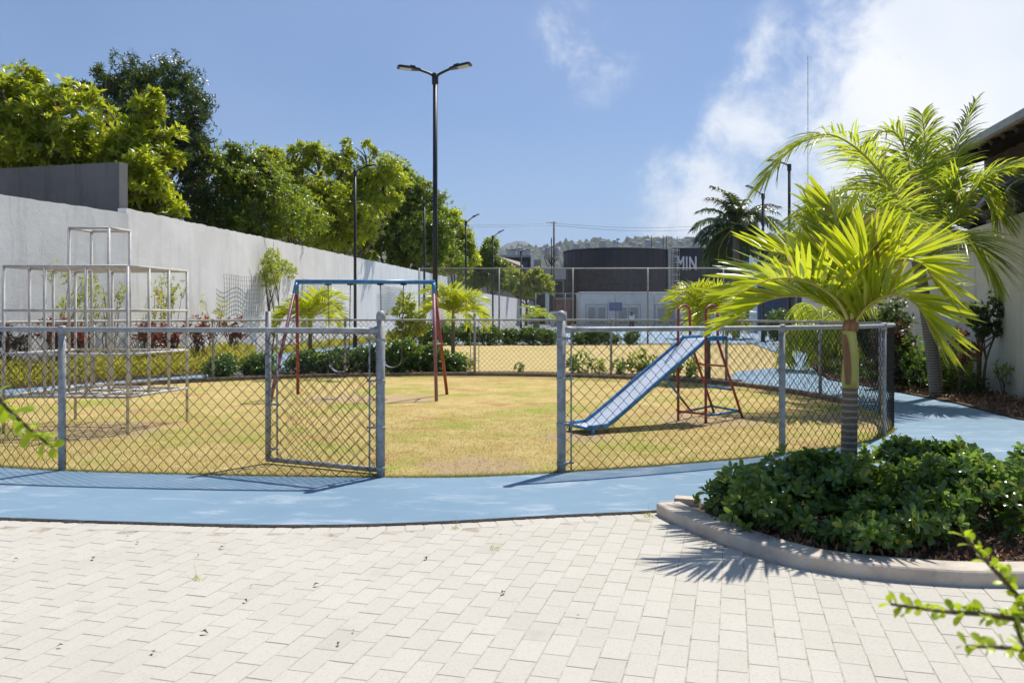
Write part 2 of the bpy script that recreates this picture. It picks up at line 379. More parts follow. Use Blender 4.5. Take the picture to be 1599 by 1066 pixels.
def rleaves(mb, pos, dirs, up, L, Wd, fold=.10, bend=.15):
    "rounder, wider-tipped folded leaves"
    n = len(pos); d = unit(dirs); s_ = unit(np.cross(d, up)); u = np.cross(s_, d)
    L = np.broadcast_to(L, (n,))[:, None]; Wd = np.broadcast_to(Wd, (n,))[:, None]
    def row(a, w): 
        c = pos + d * L * a + u * L * (bend * .45 * math.sin(a * 2.4) - bend * a * a)
        return c - s_ * Wd * .5 * w + u * Wd * fold * w, c, c + s_ * Wd * .5 * w + u * Wd * fold * w
    l1, c1, r1 = row(.38, .72); l2, c2, r2 = row(.72, 1.0); l3, c3, r3 = row(.93, .62); tp = row(1.0, 0)[1]
    V = np.stack([pos, l1, c1, r1, l2, c2, r2, l3, c3, r3, tp], 1).reshape(-1, 3); k = np.arange(n)[:, None] * 11
    T3 = np.concatenate([k + np.array(q) for q in ((0, 2, 1), (0, 3, 2), (7, 8, 10), (8, 9, 10))])
    T4 = np.concatenate([k + np.array(q) for q in ((1, 2, 5, 4), (2, 3, 6, 5), (4, 5, 8, 7), (5, 6, 9, 8))])
    mb.add(V, T3); mb.f.append(T4 + mb.n - len(V))
ROUND = False
def unit(v): return v / (np.linalg.norm(v, axis=-1, keepdims=True) + 1e-9)
def rosettes(mb, cen, axis, k, L, Wd, spread=1.0, jit=.3, g=rng):
    n = len(cen); axis = unit(axis)
    ref = unit(g.normal(size=(n, 3))); a = unit(np.cross(axis, ref)); b = np.cross(axis, a)
    for i in range(k):
        ph = 2 * math.pi * i / k * 1.0 + g.uniform(-.35, .35, n)
        e = spread * g.uniform(.55, 1.25, n)
        dr = unit(axis * np.cos(e)[:, None] + (a * np.cos(ph)[:, None] + b * np.sin(ph)[:, None]) * np.sin(e)[:, None] + g.normal(size=(n, 3)) * jit * .3)
        ll = L * g.uniform(.65, 1.2, n)
        (rleaves if ROUND else leaves)(mb, cen + axis * (g.uniform(-.15, .25, n) * L)[:, None], dr, axis + g.normal(size=(n, 3)) * .25, ll, Wd * ll / L)

CLUMP = 0
def crown_points(blobs, n, g, shell=.55, ups=.35, rough=.18):
    B = np.array(blobs, float); w = (B[:, 3] * B[:, 4] * B[:, 5]) ** (2 / 3); w /= w.sum()
    idx = g.choice(len(B), n, p=w); d = unit(g.normal(size=(n, 3)))
    r = g.uniform(shell ** 2, 1, n) ** .5
    lump = 1 + rough * np.sin(d[:, 0] * 5 + idx) * np.cos(d[:, 1] * 4 + idx * 2) + g.normal(size=n) * rough * .4
    c = B[idx, :3] + d * B[idx, 3:6] * (r * lump)[:, None]
    if CLUMP:
        nc = int(len(B) * CLUMP * 1.6); ci = g.choice(len(B), nc, p=w); cdir = unit(g.normal(size=(nc, 3)) + (0, 0, .15)); cc_ = B[ci, :3] + cdir * B[ci, 3:6] * g.uniform(.35, 1.12, nc)[:, None]
        cr = B[ci, 3:6] * g.uniform(.16, .46, nc)[:, None]; k = g.integers(0, nc, n); dd = unit(g.normal(size=(n, 3)) + (0, 0, .25)); c = cc_[k] + dd * cr[k] * (g.uniform(.3, 1.15, n) * np.where(g.uniform(size=n) < .12, 1.5, 1))[:, None]
        d = unit(dd + cdir[k] * .6)
    ax = unit(d + np.array((0, 0, ups)) + g.normal(size=(n, 3)) * .35)
    return c, ax

# ------------------------------------------------------------------ large structure: ground
sheet('ground', [(-4000, -30), (4000, -30), (4000, 4500), (-4000, 4500)], -.03, 'ground')
OV = [(-1.07, 6.69), (.415, 6.9), (2.56, 7.77), (4.05, 8.93), (4.85, 10.7), (4.85, 12.9), (4.0, 15.3), (2.03, 16.8), (-.8, 17.55), (-3.5, 17.2),
      (-5.87, 16.1), (-7.35, 14.4), (-7.95, 12.4), (-7.9, 10.4), (-7.0, 8.7), (-5.6, 7.65), (-3.83, 6.98)]
oval = spline(OV, 14, True)
front_edge = [G(px, py) for px, py in ((-900, 780), (-500, 797), (-250, 806), (0, 812), (200, 818.5), (430, 823.5), (640, 820), (870, 808), (1000, 802), (1062, 797))]
path_pts = [(p.x, p.y) for p in front_edge] + [(1.5, 5.75), (2.4, 6.15), (3.4, 6.65), (4.36, 7.2), (6, 7.6), (7.2, 7.8),
            (6.9, 8.6), (6.35, 10.3), (6.55, 12.1), (6.5, 14.2), (6.35, 16.5), (7.6, 21), (9.9, 27.6), (10.6, 31.7), (13.2, 46), (11.9, 42.7), (9.0, 27.6), (8.1, 23.5),
            (7.0, 20.7), (5.2, 18.9), (4.2, 16.2), (3.2, 16.3), (0, 14), (-4, 14), (-5.2, 17.0), (-5.35, 19.2), (-5.3, 24.5), (-5.0, 32.3), (-4.5, 38), (-4.1, 46), (-5.3, 46), (-6.2, 38), (-7.3, 31), (-8.0, 26.2),
            (-7.75, 24.4), (-6.9, 22), (-6.3, 20.2), (-6.35, 18.6), (-7.1, 17.3), (-8.9, 14.4), (-9.8, 11.5), (-9.4, 8.2), (-8.2, 6.5)]
fe = spline(path_pts[:10], 8)
path_full = [tuple(q[:2]) for q in fe] + path_pts[10:]
sheet('lawn', [(-5.5, 17.3), (-5.5, 36.6), (13, 36.6), (12, 17.5), (5.4, 14.5), (3, 13), (-4, 13)], -.012, 'lawnfar')
sheet('path', path_full, .018, 'blue', .05)
sheet('play_lawn', oval, .026, 'lawn', .05)
sheet('path_side_lawn', [(-6.9, 24.8), (-6.1, 24.4), (-5.9, 26), (-6.2, 28.5), (-6.8, 27.5)], .024, 'lawnfar')
sheet('court', [(-4.0, 37.4), (14.5, 37.4), (22, 66), (-1.5, 66)], -.006, 'court')
sheet('court_apron', [(-1.5, 66.05), (24, 66.05), (34, 120), (2, 120)], -.002, 'asphalt')
# soil beds
bedl = [(-10.6, 10.5), (-9.75, 11.5), (-8.85, 14.4), (-7.05, 17.3), (-6.3, 18.6), (-6.25, 20.2), (-6.85, 22), (-7.7, 24.4), (-7.95, 26.2), (-8.45, 25), (-9.15, 19.3), (-10.3, 16.1), (-12, 11)]
sheet('left_bed', bedl, .022, 'soil', .04)
bedr = [(7.3, 7.9), (6.95, 8.6), (6.4, 10.3), (6.6, 12.1), (6.55, 14.2), (6.4, 16.5), (7.65, 21), (9.95, 27.6), (10.7, 31.7), (12.5, 31.7), (9.9, 21.8), (7.7, 12.4)]
sheet('right_bed', bedr, .030, 'soil', .04)
bedh = [(-6.1, 16.35), (-5.0, 16.75), (-3.5, 17.35), (-.8, 17.7), (2.1, 16.95), (4.1, 15.45), (4.6, 16.3), (3.2, 17.9), (0, 18.8), (-3, 18.7), (-5.2, 18.3), (-6.2, 17.6)]
sheet('hedge_bed', bedh, .034, 'soil', .05)

# kerb around the back half of the play lawn
def kerb(name, pts, w, h, mat, z0=0.0, bev=.012):
    P = np.array([(p[0], p[1]) for p in pts], float); T = unit(np.gradient(P, axis=0)); Nn = np.c_[-T[:, 1], T[:, 0]]
    prof = [(0, z0), (0, z0 + h - bev), (bev, z0 + h), (w - bev, z0 + h), (w, z0 + h - bev), (w, z0)]
    V = np.concatenate([np.c_[P + Nn * a, np.full(len(P), b)] for a, b in prof]); k = len(P); F_ = []
    for j in range(len(prof) - 1):
        for i in range(k - 1): F_.append((j * k + i, j * k + i + 1, (j + 1) * k + i + 1, (j + 1) * k + i))
    mb = MB(); mb.add(V, np.array(F_)[:, ::-1])
    for e, fl in ((0, 0), (k - 1, 1)):
        q = [j * k + e for j in range(6)]; q = q[::-1] if fl else q
        mb.v.append(V[q]); mb.f.append(np.array([[0, 1, 2], [0, 2, 3], [0, 3, 4], [0, 4, 5]]) + mb.n); mb.n += 6
    return mb.build(name, mat, origin=(0, 0, 0))
M['kerbdark'] = surf('dark_brick_kerb', (.19, .13, .09), (.30, .21, .14), 9, .9, .6, 40, c3=(.07, .05, .04), s3=4)  # dark brown kerb tone, mottled with blackish brown blotches
i0 = 14 * 4 + 8; i1 = 14 * 12 + 4
kb = kerb('lawn_kerb', oval[i0:i1], .10, .10, 'kerbdark', .0)
struct(kb)

# left walls
def wallbox(name, a, b, h, th, mat, label, cat='wall', seg=1.0, rough_top=.0, z0=-.02):
    a = np.array(a, float); b = np.array(b, float); Ln = np.linalg.norm(b - a); n = max(2, int(Ln / seg)); u = (b - a) / Ln; nn = np.array((-u[1], u[0]))
    s_ = np.linspace(0, Ln, n + 1); top = h + (rng.normal(size=n + 1) * rough_top if rough_top else np.zeros(n + 1))
    A = a + u * s_[:, None]; Bk = A + nn * th
    V = np.concatenate([np.c_[A, np.full(n + 1, z0)], np.c_[A, top], np.c_[Bk, top], np.c_[Bk, np.full(n + 1, z0)]]); k = n + 1; F_ = []
    for j in range(3):
        for i in range(n): F_.append((j * k + i, j * k + i + 1, (j + 1) * k + i + 1, (j + 1) * k + i))
    F_.append((0, k, 2 * k, 3 * k)); F_.append((3 * k + n, 2 * k + n, k + n, n))
    mb = MB(); mb.add(V, F_); o = mb.build(name, mat)
    return tag(o, label, cat)
wallbox('boundary_wall', (-9.15, 19.45), (-4.42, 56), 3.85, .22, 'wall', 'tall white stuccoed boundary wall running behind the swings', seg=.15, rough_top=.012)
wallbox('boundary_wall', (-14.6, 4.0), (-9.122, 19.5), 3.73, .22, 'wall', 'white stuccoed wall section under the grey block wall by the climbing frame', seg=.2, rough_top=.008)
wallbox('boundary_wall', (-4.0, 53), (3.0, 109), 3.0, .2, 'wall', 'lower far white wall section seen through the court netting', seg=.5)
# grey block wall behind the white wall
ga, gb = W(-300, 282, 15.5), W(189, 256, 20.6)
ga = Vector((-20.5, 24.4, 0)); gb = Vector((-9.8, 20.9, 0))
gh = W(190, 256, 20.9).z
mb = MB(); u = (ga - gb).normalized(); nn = Vector((u.y, -u.x, 0)) * .28
q = [gb, gb - nn, ga - nn, ga]
gt = [gh, gh, gh + .15, gh + .15]
mb.add([(*p.xy, 0) for p in q] + [(p.x, p.y, z) for p, z in zip(q, gt)], [(0, 1, 5, 4), (1, 2, 6, 5), (2, 3, 7, 6), (3, 0, 4, 7), (4, 5, 6, 7)])
tag(mb.build('block_wall', 'greywall'), 'dark grey rendered wall rising behind the white wall at the left', 'wall')
# right wall
wallbox('garden_wall', (14.0, 39.6), (5.9, 4.4), 2.88, .2, 'wallr', 'cream stained wall along the right planting bed', seg=.3)

# ------------------------------------------------------------------ paving
def build_pavers():
    a = math.atan(345 / 1280); f = np.array((math.sin(a), math.cos(a))); r = np.array((f[1], -f[0]))
    pl, pw, gap = .205, .1125, .0042
    edge = fe[:, :2]
    def limit(x): return np.interp(x, edge[:, 0], edge[:, 1])
    kx = np.array((-9, .80, .95, 1.14, 1.38, 1.64, 2.06, 2.52, 3.5, 5.2)); ky = np.array((9, 9, 5.4, 4.93, 4.5, 4.29, 4.14, 4.11, 4.18, 4.48))
    cs = []
    for i in range(-90, 70):
        off = (i % 2) * .5 * pl + rng.uniform(-.018, .018)
        for j in range(-4, 44):
            p = r * i * pw + f * (j * pl + off)
            if p[1] < .4 or p[0] < -9 or p[0] > 4.6: continue
            if p[1] > limit(p[0]) - .155 + .0 or p[1] > np.interp(p[0], kx, ky): continue
            cs.append((p[0], p[1], a, pl, pw))
    # header row along the blue path
    s_ = np.r_[0, np.cumsum(np.linalg.norm(np.diff(edge, axis=0), axis=1))]
    t_ = .05
    while t_ < s_[-1]:
        x = np.interp(t_, s_, edge[:, 0]); y = np.interp(t_, s_, edge[:, 1]); x2 = np.interp(t_ + .05, s_, edge[:, 0]); y2 = np.interp(t_ + .05, s_, edge[:, 1])
        an = math.atan2(y2 - y, x2 - x); nx, ny = math.sin(an), -math.cos(an)
        if x > -9: cs.append((x + nx * .06, y + ny * .06, -(an) + 0.0, .19, .113))
        t_ += .1155
    mb = MB(); b = .0016
    for x, y, an, l, w in cs:
        h = .0052 + rng.normal() * .0005; tx, ty = rng.normal(size=2) * .0007
        an += rng.normal() * .004
        ff = np.array((math.sin(an), math.cos(an))); rr = np.array((ff[1], -ff[0]))
        hw, hl = (w - gap) / 2, (l - gap) / 2; V = []
        for z, ins in ((-.01, 0), (h - b, 0), (h, b)):
            for sx, sy in ((-1, -1), (1, -1), (1, 1), (-1, 1)):
                px, py = sx * (hw - ins), sy * (hl - ins)
                q = np.array((x, y)) + rr * px + ff * py
                V.append((q[0], q[1], z + (px * tx + py * ty if z > 0 else 0)))
        mb.add(V, [(0, 1, 5, 4), (1, 2, 6, 5), (2, 3, 7, 6), (3, 0, 4, 7), (4, 5, 9, 8), (5, 6, 10, 9), (6, 7, 11, 10), (7, 4, 8, 11), (8, 9, 10, 11)])
    o = mb.build('pavement', 'paver', origin=(0, 0, 0)); struct(o)
build_pavers()
struct(sheet('paving_bed', [(-9.2, -3), (5, -3), (5, 4.2), (3.2, 4.3), (1.6, 4.4), (.95, 5.6)] + [tuple(q[:2] + np.array((0, .03))) for q in fe[::-1] if q[0] < .9 and q[0] > -9.1], .0035, 'joint'))

M['seam'] = surf('dark_seam', (.02, .018, .016), (.07, .055, .04), 60, .95, .5)
e2 = spline([tuple(q) for q in path_pts[:10]], 60)[:, :2]; k = len(e2); wv = np.convolve(rng.normal(size=k + 4), np.ones(5) / 5, 'same')[2:-2]
A_ = np.c_[e2[:, 0], e2[:, 1] + .004 + .006 * wv, np.full(k, .0192)]; B_ = np.c_[e2[:, 0], e2[:, 1] - .014 - .014 * np.abs(wv + .3), np.full(k, .0100)]
mb = MB(); mb.add(np.r_[A_, B_], [(i, k + i, k + i + 1, i + 1) for i in range(k - 1)]); struct(mb.build('path_seam', 'seam', origin=(0, 0, 0)))
# ------------------------------------------------------------------ foreground planting bed with its kerb
kpts = spline([(.97, 5.50), (1.03, 5.28), (1.20, 4.87), (1.41, 4.47), (1.64, 4.24), (2.06, 4.08), (2.52, 4.03), (3.5, 4.1), (5.2, 4.4)], 8)
ko = kerb('bed_kerb', kpts, .175, .092, 'concrete', -.01, .008)
tag(struct(ko), None, None)
sheet('planting_bed', [tuple(q[:2] + np.array((.08, .11))) for q in kpts] + [(7.2, 5.0), (7.2, 7.7), (6, 7.55), (4.36, 7.1), (3.4, 6.55), (2.4, 6.05), (1.5, 5.65), (1.15, 5.60)], .05, 'soil', .08)
sheet('bed_grass', [(3.7, 6.72), (4.36, 7.05), (6, 7.5), (7.1, 7.6), (7.1, 5.6), (4.5, 5.4), (3.2, 5.75)], .058, 'lawnfar')
mb = MB(); V0 = G(1083, 797)
mb.box((-.085, -.05, 0), (.085, .05, .075), -.35, (1.20, 5.60, .02))
tag(mb.build('kerb_stone', 'concrete'), 'short loose concrete kerb stone at the tip of the planting bed', 'kerb stone')

# ------------------------------------------------------------------ chain link
def chain_link(curve, z0, z1, a, b, r, mb=None, bulge=.004, barb=.02, closed=False):
    mb = mb or MB(); cv = np.asarray(curve)[:, :2]
    s_ = np.r_[0, np.cumsum(np.linalg.norm(np.diff(cv, axis=0), axis=1))]; Ln = s_[-1]; K = int(Ln / a)
    nz = int((z1 - z0) / b); zz = z0 + np.arange(nz + 1) * ((z1 - z0) / nz)
    a = Ln / K
    k = np.arange(K)[:, None]; j = np.arange(nz + 1)[None, :]
    col = k + ((k + j) % 2)
    ss = np.clip(col * a + rng.normal(size=col.shape) * a * .03, 0, Ln)
    x = np.interp(ss, s_, cv[:, 0]); y = np.interp(ss, s_, cv[:, 1])
    s2 = np.clip(ss + .01, 0, Ln); s1 = s2 - .01
    tx = np.interp(s2, s_, cv[:, 0]) - np.interp(s1, s_, cv[:, 0]); ty = np.interp(s2, s_, cv[:, 1]) - np.interp(s1, s_, cv[:, 1])
    ln = np.hypot(tx, ty) + 1e-9; nx, ny = -ty / ln, tx / ln
    off = np.where((k + j) % 2 == 0, bulge, -bulge)
    P = np.stack([x + nx * off, y + ny * off, np.broadcast_to(zz[None, :], x.shape)], -1)
    # each wire is a zigzag prism
    for sl in (slice(None),):
        Tn = np.gradient(P, axis=1); Tn = unit(Tn); N1 = np.stack([nx, ny, np.zeros_like(nx)], -1); B1 = unit(np.cross(Tn, N1))
        rings = [P + (N1 * math.cos(q) + B1 * math.sin(q)) * r for q in (0, 2.094, 4.189)]
        V = np.stack(rings, 2); m_ = nz + 1
        idx = (np.arange(K)[:, None] * m_ + np.arange(m_)[None, :]) * 3
        F_ = []
        for q in range(3):
            F_.append(np.stack([idx[:, :-1] + q, idx[:, :-1] + (q + 1) % 3, idx[:, 1:] + (q + 1) % 3, idx[:, 1:] + q], -1).reshape(-1, 4))
        mb.add(V.reshape(-1, 3), np.concatenate(F_))
    return mb
def arc(curve):
    c = np.asarray(curve)[:, :2]; return c, np.r_[0, np.cumsum(np.linalg.norm(np.diff(c, axis=0), axis=1))]
def pipe_post(name, x, y, h, r, root, cap=True):
    mb = MB(); mb.tube([(x, y, -.03), (x, y, h * .5), (x, y, h)], r, 16); p = mb.build(name, 'steel', root, True)
    if cap:
        c_ = MB(); c_.tube([(x, y, h - .055), (x, y, h - .006), (x, y, h + .004), (x, y, h + .022), (x, y, h + .032)], [r * 1.14, r * 1.16, r * 1.05, r * .8, r * .15], 16)
        ORG[p.name] = ORG[root.name]; c_.build('post_cap', 'steel', p, True)
    return p
FH = 1.215
fence = thing('chain_link_fence', (-.8, 17.5, 0), 'low galvanised chain link fence curving round the play lawn', 'fence')
loop = np.r_[oval[14:], oval[:1]]                  # from right gate post round the back to left gate post
loop = np.r_[oval[14:], oval[:1]]
rail = [(q[0], q[1], FH) for q in loop[::2]] + [(loop[-1][0], loop[-1][1], FH)]
mb = MB(); mb.tube(rail, .0215, 12); mb.build('top_rail', 'steel', fence, True)
chain_link(loop, .025, FH + .012, .0525, .0520, .0036).build('wire_mesh', 'wire', fence)
c, s_ = arc(loop)
def near_s(x, y): return np.argmin((c[:, 0] - x) ** 2 + (c[:, 1] - y) ** 2)
posts = [(2.56, 7.77), (4.05, 8.93), (4.86, 10.9), (4.8, 12.9), (4.0, 15.3), (2.03, 16.8), (-.8, 17.55), (-3.5, 17.2), (-5.87, 16.1), (-7.35, 14.4), (-7.95, 12.4), (-7.9, 10.4), (-7.0, 8.7), (-5.6, 7.65), (-3.83, 6.98)]
for i, (x, y) in enumerate(posts):
    q = c[near_s(x, y)]; tall = i in (6,)
    p = pipe_post('post', q[0], q[1], FH + (.12 if tall else -.005), .031 if i in (0, 14) else .026, fence, tall)
    if not tall:
        l_ = MB(); l_.tube([(q[0], q[1], FH - .045), (q[0], q[1], FH + .02), (q[0], q[1], FH + .034)], [.034, .034, .02], 12); l_.build('post_cap', 'steel', p, True)
    if tall:
        for sg in (-1, 1):
            t_ = MB(); t_.tube([(q[0] + sg * .09, q[1], .05), (q[0] + sg * .09, q[1], FH)], .008, 6); t_.build('tension_bar', 'steel', fence)
def gate_post(x, y, bar_dx, bar_dy, r=.037):
    p = pipe_post('gate_post', x, y, 1.345, r, fence, True)
    mb = MB(); mb.tube([(x + bar_dx, y + bar_dy, .03), (x + bar_dx, y + bar_dy, FH + .01)], .0075, 6); mb.build('tension_bar', 'steel', fence)
    for z in (.09, .42, .80, 1.14):
        mb = MB(); mb.tube([(x, y, z - .014), (x, y, z + .014)], r * 1.12, 16); mb.tube([(x, y, z), (x + bar_dx * 1.25, y + bar_dy * 1.25, z)], .010, 6); mb.build('band', 'steel', fence, True)
gate_post(-1.07, 6.69, -.095, .012, .034); gate_post(.415, 6.9, .085, .03, .037)
mb = MB()
for x, y, dx, dy in ((-1.07, 6.69, -.13, .015), (.415, 6.9, .13, .045)):
    mb = MB(); mb.tube([(x, y, FH), (x + dx, y + dy, FH)], [.034, .024], 12); mb.build('rail_end', 'steel', fence, True)
# gate leaf, standing open into the lawn
gp = np.array((-1.07, 6.69)); gd = unit(np.array((-2.22 + 1.07, 7.22 - 6.69))); gw = 1.22
gate = thing('gate', (-1.0, 6.9, 0), 'galvanised chain link gate swung open into the play lawn', 'gate')
def gpt(s, z): q = gp + gd * s + np.array((.02, .055)); return (q[0], q[1], z)
mb = MB()
fr = spline([gpt(.07, 1.22), gpt(.07, .12), gpt(.10, .065), gpt(gw - .06, .065), gpt(gw, .10), gpt(gw, 1.0), gpt(gw, 1.36)], 1)
mb.tube([gpt(.07, 1.22), gpt(.07, .6), gpt(.07, .06)], .012, 12)
mb.tube([gpt(.05, .062), gpt(gw * .5, .062), gpt(gw + .01, .062)], .0225, 12)
mb.tube([gpt(.05, 1.20), gpt(gw * .5, 1.20), gpt(gw + .01, 1.20)], .0225, 12)
mb.tube([gpt(gw, .055), gpt(gw, .7), gpt(gw, 1.37)], .026, 14)
mb.build('gate_frame', 'steel', gate, True)
mb = MB(); mb.tube([gpt(gw - .10, .10), gpt(gw - .10, 1.17)], .0075, 6)
for z in (.16, .55, 1.05): mb.tube([gpt(gw + .02, z), gpt(gw - .12, z)], .011, 6)
mb.build('tension_bar', 'steel', gate, True)
chain_link([gpt(.07, 0)[:2], gpt(gw - .02, 0)[:2]], .06, 1.20, .0525, .0520, .0036).build('wire_mesh', 'wire', gate)
for z in (.16, .95):
    mb = MB(); mb.tube([gpt(.03, z - .03), gpt(.03, z + .03)], .02, 10); mb.tube([gpt(.03, z), (gp[0] + .03, gp[1] + .01, z)], .012, 8); mb.build('hinge', 'steel', gate, True)

# ------------------------------------------------------------------ climbing frame
cf = thing('jungle_gym', (-4.85, 9.6, 0), 'pale grey tubular climbing frame with a cube tower on top', 'climbing frame')
P00, P10, P01, P11 = [np.array(q) for q in ((-5.62, 9.06), (-4.21, 8.98), (-5.46, 10.25), (-4.0, 10.09))]
def gxy(i, j): u_, v_ = i / 3, j / 3; return (P00 * (1 - u_) + P10 * u_) * (1 - v_) + (P01 * (1 - u_) + P11 * u_) * v_
ZL = (.435, .90, 1.385, 1.87, 2.33)
def bar(name, a, b, r=.0165, mat='gympaint', parent=cf):
    mb = MB(); mb.tube([a, b], r, 10); return mb.build(name, mat, parent, True)
for i in range(4):
    for j in range(4):
        x, y = gxy(i, j); corner = i in (0, 3) and j in (0, 3); tower = i in (1, 2) and j in (1, 2)
        bar('leg' if corner else 'upright', (x, y, -.02 if corner else ZL[0]), (x, y, ZL[4] if tower else ZL[3]))
for li in (0, 1, 2, 3):
    for j in range(4):
        if li in (1, 2) and j in (1, 2): continue
        bar('rail', (*gxy(0, j), ZL[li]), (*gxy(3, j), ZL[li])); bar('rail', (*gxy(j, 0), ZL[li]), (*gxy(j, 3), ZL[li]))
for a, b in (((1, 1), (2, 1)), ((2, 1), (2, 2)), ((2, 2), (1, 2)), ((1, 2), (1, 1))):
    bar('tower_rail', (*gxy(*a), ZL[4]), (*gxy(*b), ZL[4]))

# ------------------------------------------------------------------ swing set
sw = thing('swing_set', (-2.3, 12.8, 0), 'small swing set with blue top bar and worn red legs', 'swing set')
TL, TR = Vector((-3.36, 12.8, 1.845)), Vector((-1.235, 12.9, 1.845))
bar('top_bar', TL + Vector((-.02, 0, 0)), TR + Vector((.02, 0, 0)), .036, 'bluepaint', sw)
for T_, (f1, f2), ms in ((TL, ((-3.57, 12.04), (-3.53, 13.52)), ('fadedpaint', 'redpaint')), (TR, ((-1.14, 12.38), (-1.06, 13.46)), ('fadedpaint', 'redpaint'))):
    mid = []
    for (x, y), mt in zip((f1, f2), ms):
        foot = Vector((x, y, -.03)); top = T_.copy()
        bar('leg', foot, top.lerp(foot, .06), .0265, mt, sw)
        bar('corner_fitting', top, top.lerp(foot, .10), .031, 'bluepaint', sw)
        mid.append(top.lerp(foot, .52))
    bar('spreader', mid[0], mid[1], .013, 'fadedpaint', sw)
def chain(name, a, b, parent, twist=0.0):
    a, b = Vector(a), Vector(b); L_ = (b - a).length; n = int(L_ / .030); mb = MB(); d = (b - a) / L_
    s1 = d.cross(Vector((0, 1, 0))).normalized(); s2 = d.cross(s1)
    for k in range(n):
        c0 = a + d * (k + .5) * L_ / n; side = s1 if k % 2 else s2
        ring = [c0 + d * math.sin(q) * .021 + side * math.cos(q) * .0095 for q in np.linspace(0, 2 * math.pi, 9)]
        mb.tube(ring, .0034, 4, False)
    return mb.build(name, 'chain', parent)
for sxa, sxb, zb, sag in ((-2.885, -2.535, .53, .10), (-2.065, -1.70, .60, .10)):
    s = thing('swing', ((sxa + sxb) / 2, 12.85, zb - .1), 'grey belt swing seat on chains, %s' % ('nearer the left legs of the swing set' if sxa < -2.5 else 'nearer the right legs, behind the gate post'), 'swing', 'belt swings hanging from the swing set')
    for xx in (sxa, sxb):
        h = MB(); h.box((xx - .045, 12.82, 1.795), (xx + .045, 12.90, 1.812)); h.tube([(xx, 12.86, 1.80), (xx, 12.86, 1.755)], .009, 6); h.build('hanger', 'black', s)
    xm = (sxa + sxb) / 2
    chain('chain', (sxa, 12.86, 1.77), (xm - .15, 12.86, zb), s); chain('chain', (sxb, 12.86, 1.77), (xm + .15, 12.86, zb), s)
    mb = MB(); n = 13; V = []; F_ = []
    for k in range(n):
        q = k / (n - 1); x = xm - .15 + .30 * q; z = zb - sag * (4 * q * (1 - q)) ** .8
        for w_, dz in ((-.065, 0), (.065, 0), (.065, .012), (-.065, .012)): V.append((x, 12.86 + w_, z + dz))
    for k in range(n - 1):
        for e in range(4): F_.append((k * 4 + e, k * 4 + (e + 1) % 4, k * 4 + 4 + (e + 1) % 4, k * 4 + 4 + e))
    mb.add(V, F_); mb.build('belt', 'rubber', s, True)

# ------------------------------------------------------------------ slide
sd = thing('slide', (2.0, 9.8, 0), 'blue edged slide with pale worn chute and red ladder', 'slide')
Bp = np.array((2.34, 9.90)); su = np.array((-.84, -.543)); sw_ = np.array((-.543, .84)) * .40
def SP(s, w, z): q = Bp + su * s + sw_ * w; return (q[0], q[1], z)
prof = [(-.36, 1.045), (-.12, 1.04), (-.03, 1.035), (.03, 1.0), (.4, .775), (.8, .535), (1.2, .290), (1.50, .118), (1.56, .105), (1.66, .10), (1.80, .098)]
ps = spline([(a, b, 0) for a, b in prof], 4)[:, :2]
V = []; F_ = []
for k, (s, z) in enumerate(ps):
    for w, dz in ((.03, 0), (.97, 0), (.97, -.01), (.03, -.01)): V.append(SP(s, w, z + dz))
for k in range(len(ps) - 1):
    for e in range(4): F_.append((k * 4 + e, k * 4 + (e + 1) % 4, k * 4 + 4 + (e + 1) % 4, k * 4 + 4 + e))
mb = MB(); mb.add(V, F_); mb.build('chute', 'slidebed', sd)
for w in (0, 1):
    V = []; F_ = []
    for k, (s, z) in enumerate(ps):
        o1, o2 = (-.012, .03) if w == 0 else (1.012, .97)
        for ww, dz in ((o1, -.018), (o2, -.018), (o2, .022), (o1, .022)): V.append(SP(s, ww, z + dz))
    for k in range(len(ps) - 1):
        for e in range(4): F_.append((k * 4 + e, k * 4 + (e + 1) % 4, k * 4 + 4 + (e + 1) % 4, k * 4 + 4 + e))
    m_ = (len(ps) - 1) * 4; F_ += [(3, 2, 1, 0), (m_, m_ + 1, m_ + 2, m_ + 3)]
    mb = MB(); mb.add(V, F_); mb.tube([SP(s, -.0 if w == 0 else 1.0, z + .024) for s, z in ps], .014, 8)
    mb.build('side_rail', 'bluepaint', sd)
mb = MB(); mb.tube([SP(1.80, -.02, .10), SP(1.80, 1.02, .10)], .017, 8); mb.build('chute_lip', 'bluepaint', sd, True)
bar('foot', SP(1.74, 0, .09), SP(1.74, 0, -.02), .022, 'bluepaint', sd); bar('foot', SP(1.74, 1, .09), SP(1.74, 1, -.02), .022, 'bluepaint', sd)
Af, Bf = (2.06, 10.16, -.02), (2.34, 9.90, -.02); l1, l2 = (2.72, 10.98, -.02), (2.94, 10.40, -.02)
def side(post, leg, sgn):
    p = np.array(post); l = np.array(leg); top = np.array((p[0], p[1], 1.36)); lt = p + (l - p) * .30; lt[2] = 1.02
    lt2 = np.array((lt[0], lt[1], 1.36))
    pts = [p, np.array((p[0], p[1], .6)), np.array((p[0], p[1], 1.2)), np.array((p[0], p[1], 1.36)), p + (lt - p) * .12 + (0, 0, 1.46 - lt[2] * .12 + .0), p + (lt - p) * .5, p + (lt - p) * .88, lt2, lt, l]
    d = np.array((lt[0] - p[0], lt[1] - p[1], 0))
    pts = [tuple(p), (p[0], p[1], .7), (p[0], p[1], 1.30), tuple(np.array((p[0], p[1], 1.41)) + d * .08), tuple(np.array((p[0], p[1], 1.45)) + d * .5), tuple(np.array((p[0], p[1], 1.41)) + d * .92),
           (lt[0], lt[1], 1.30), (lt[0], lt[1], 1.02)]
    mb = MB(); mb.tube(spline(pts[1:], 6), .0165, 10); mb.tube([pts[0], pts[1]], .0165, 10); mb.build('handrail', 'redpaint', sd, True)
    bar('ladder_leg', lt, l, .0165, 'redpaint', sd); return lt
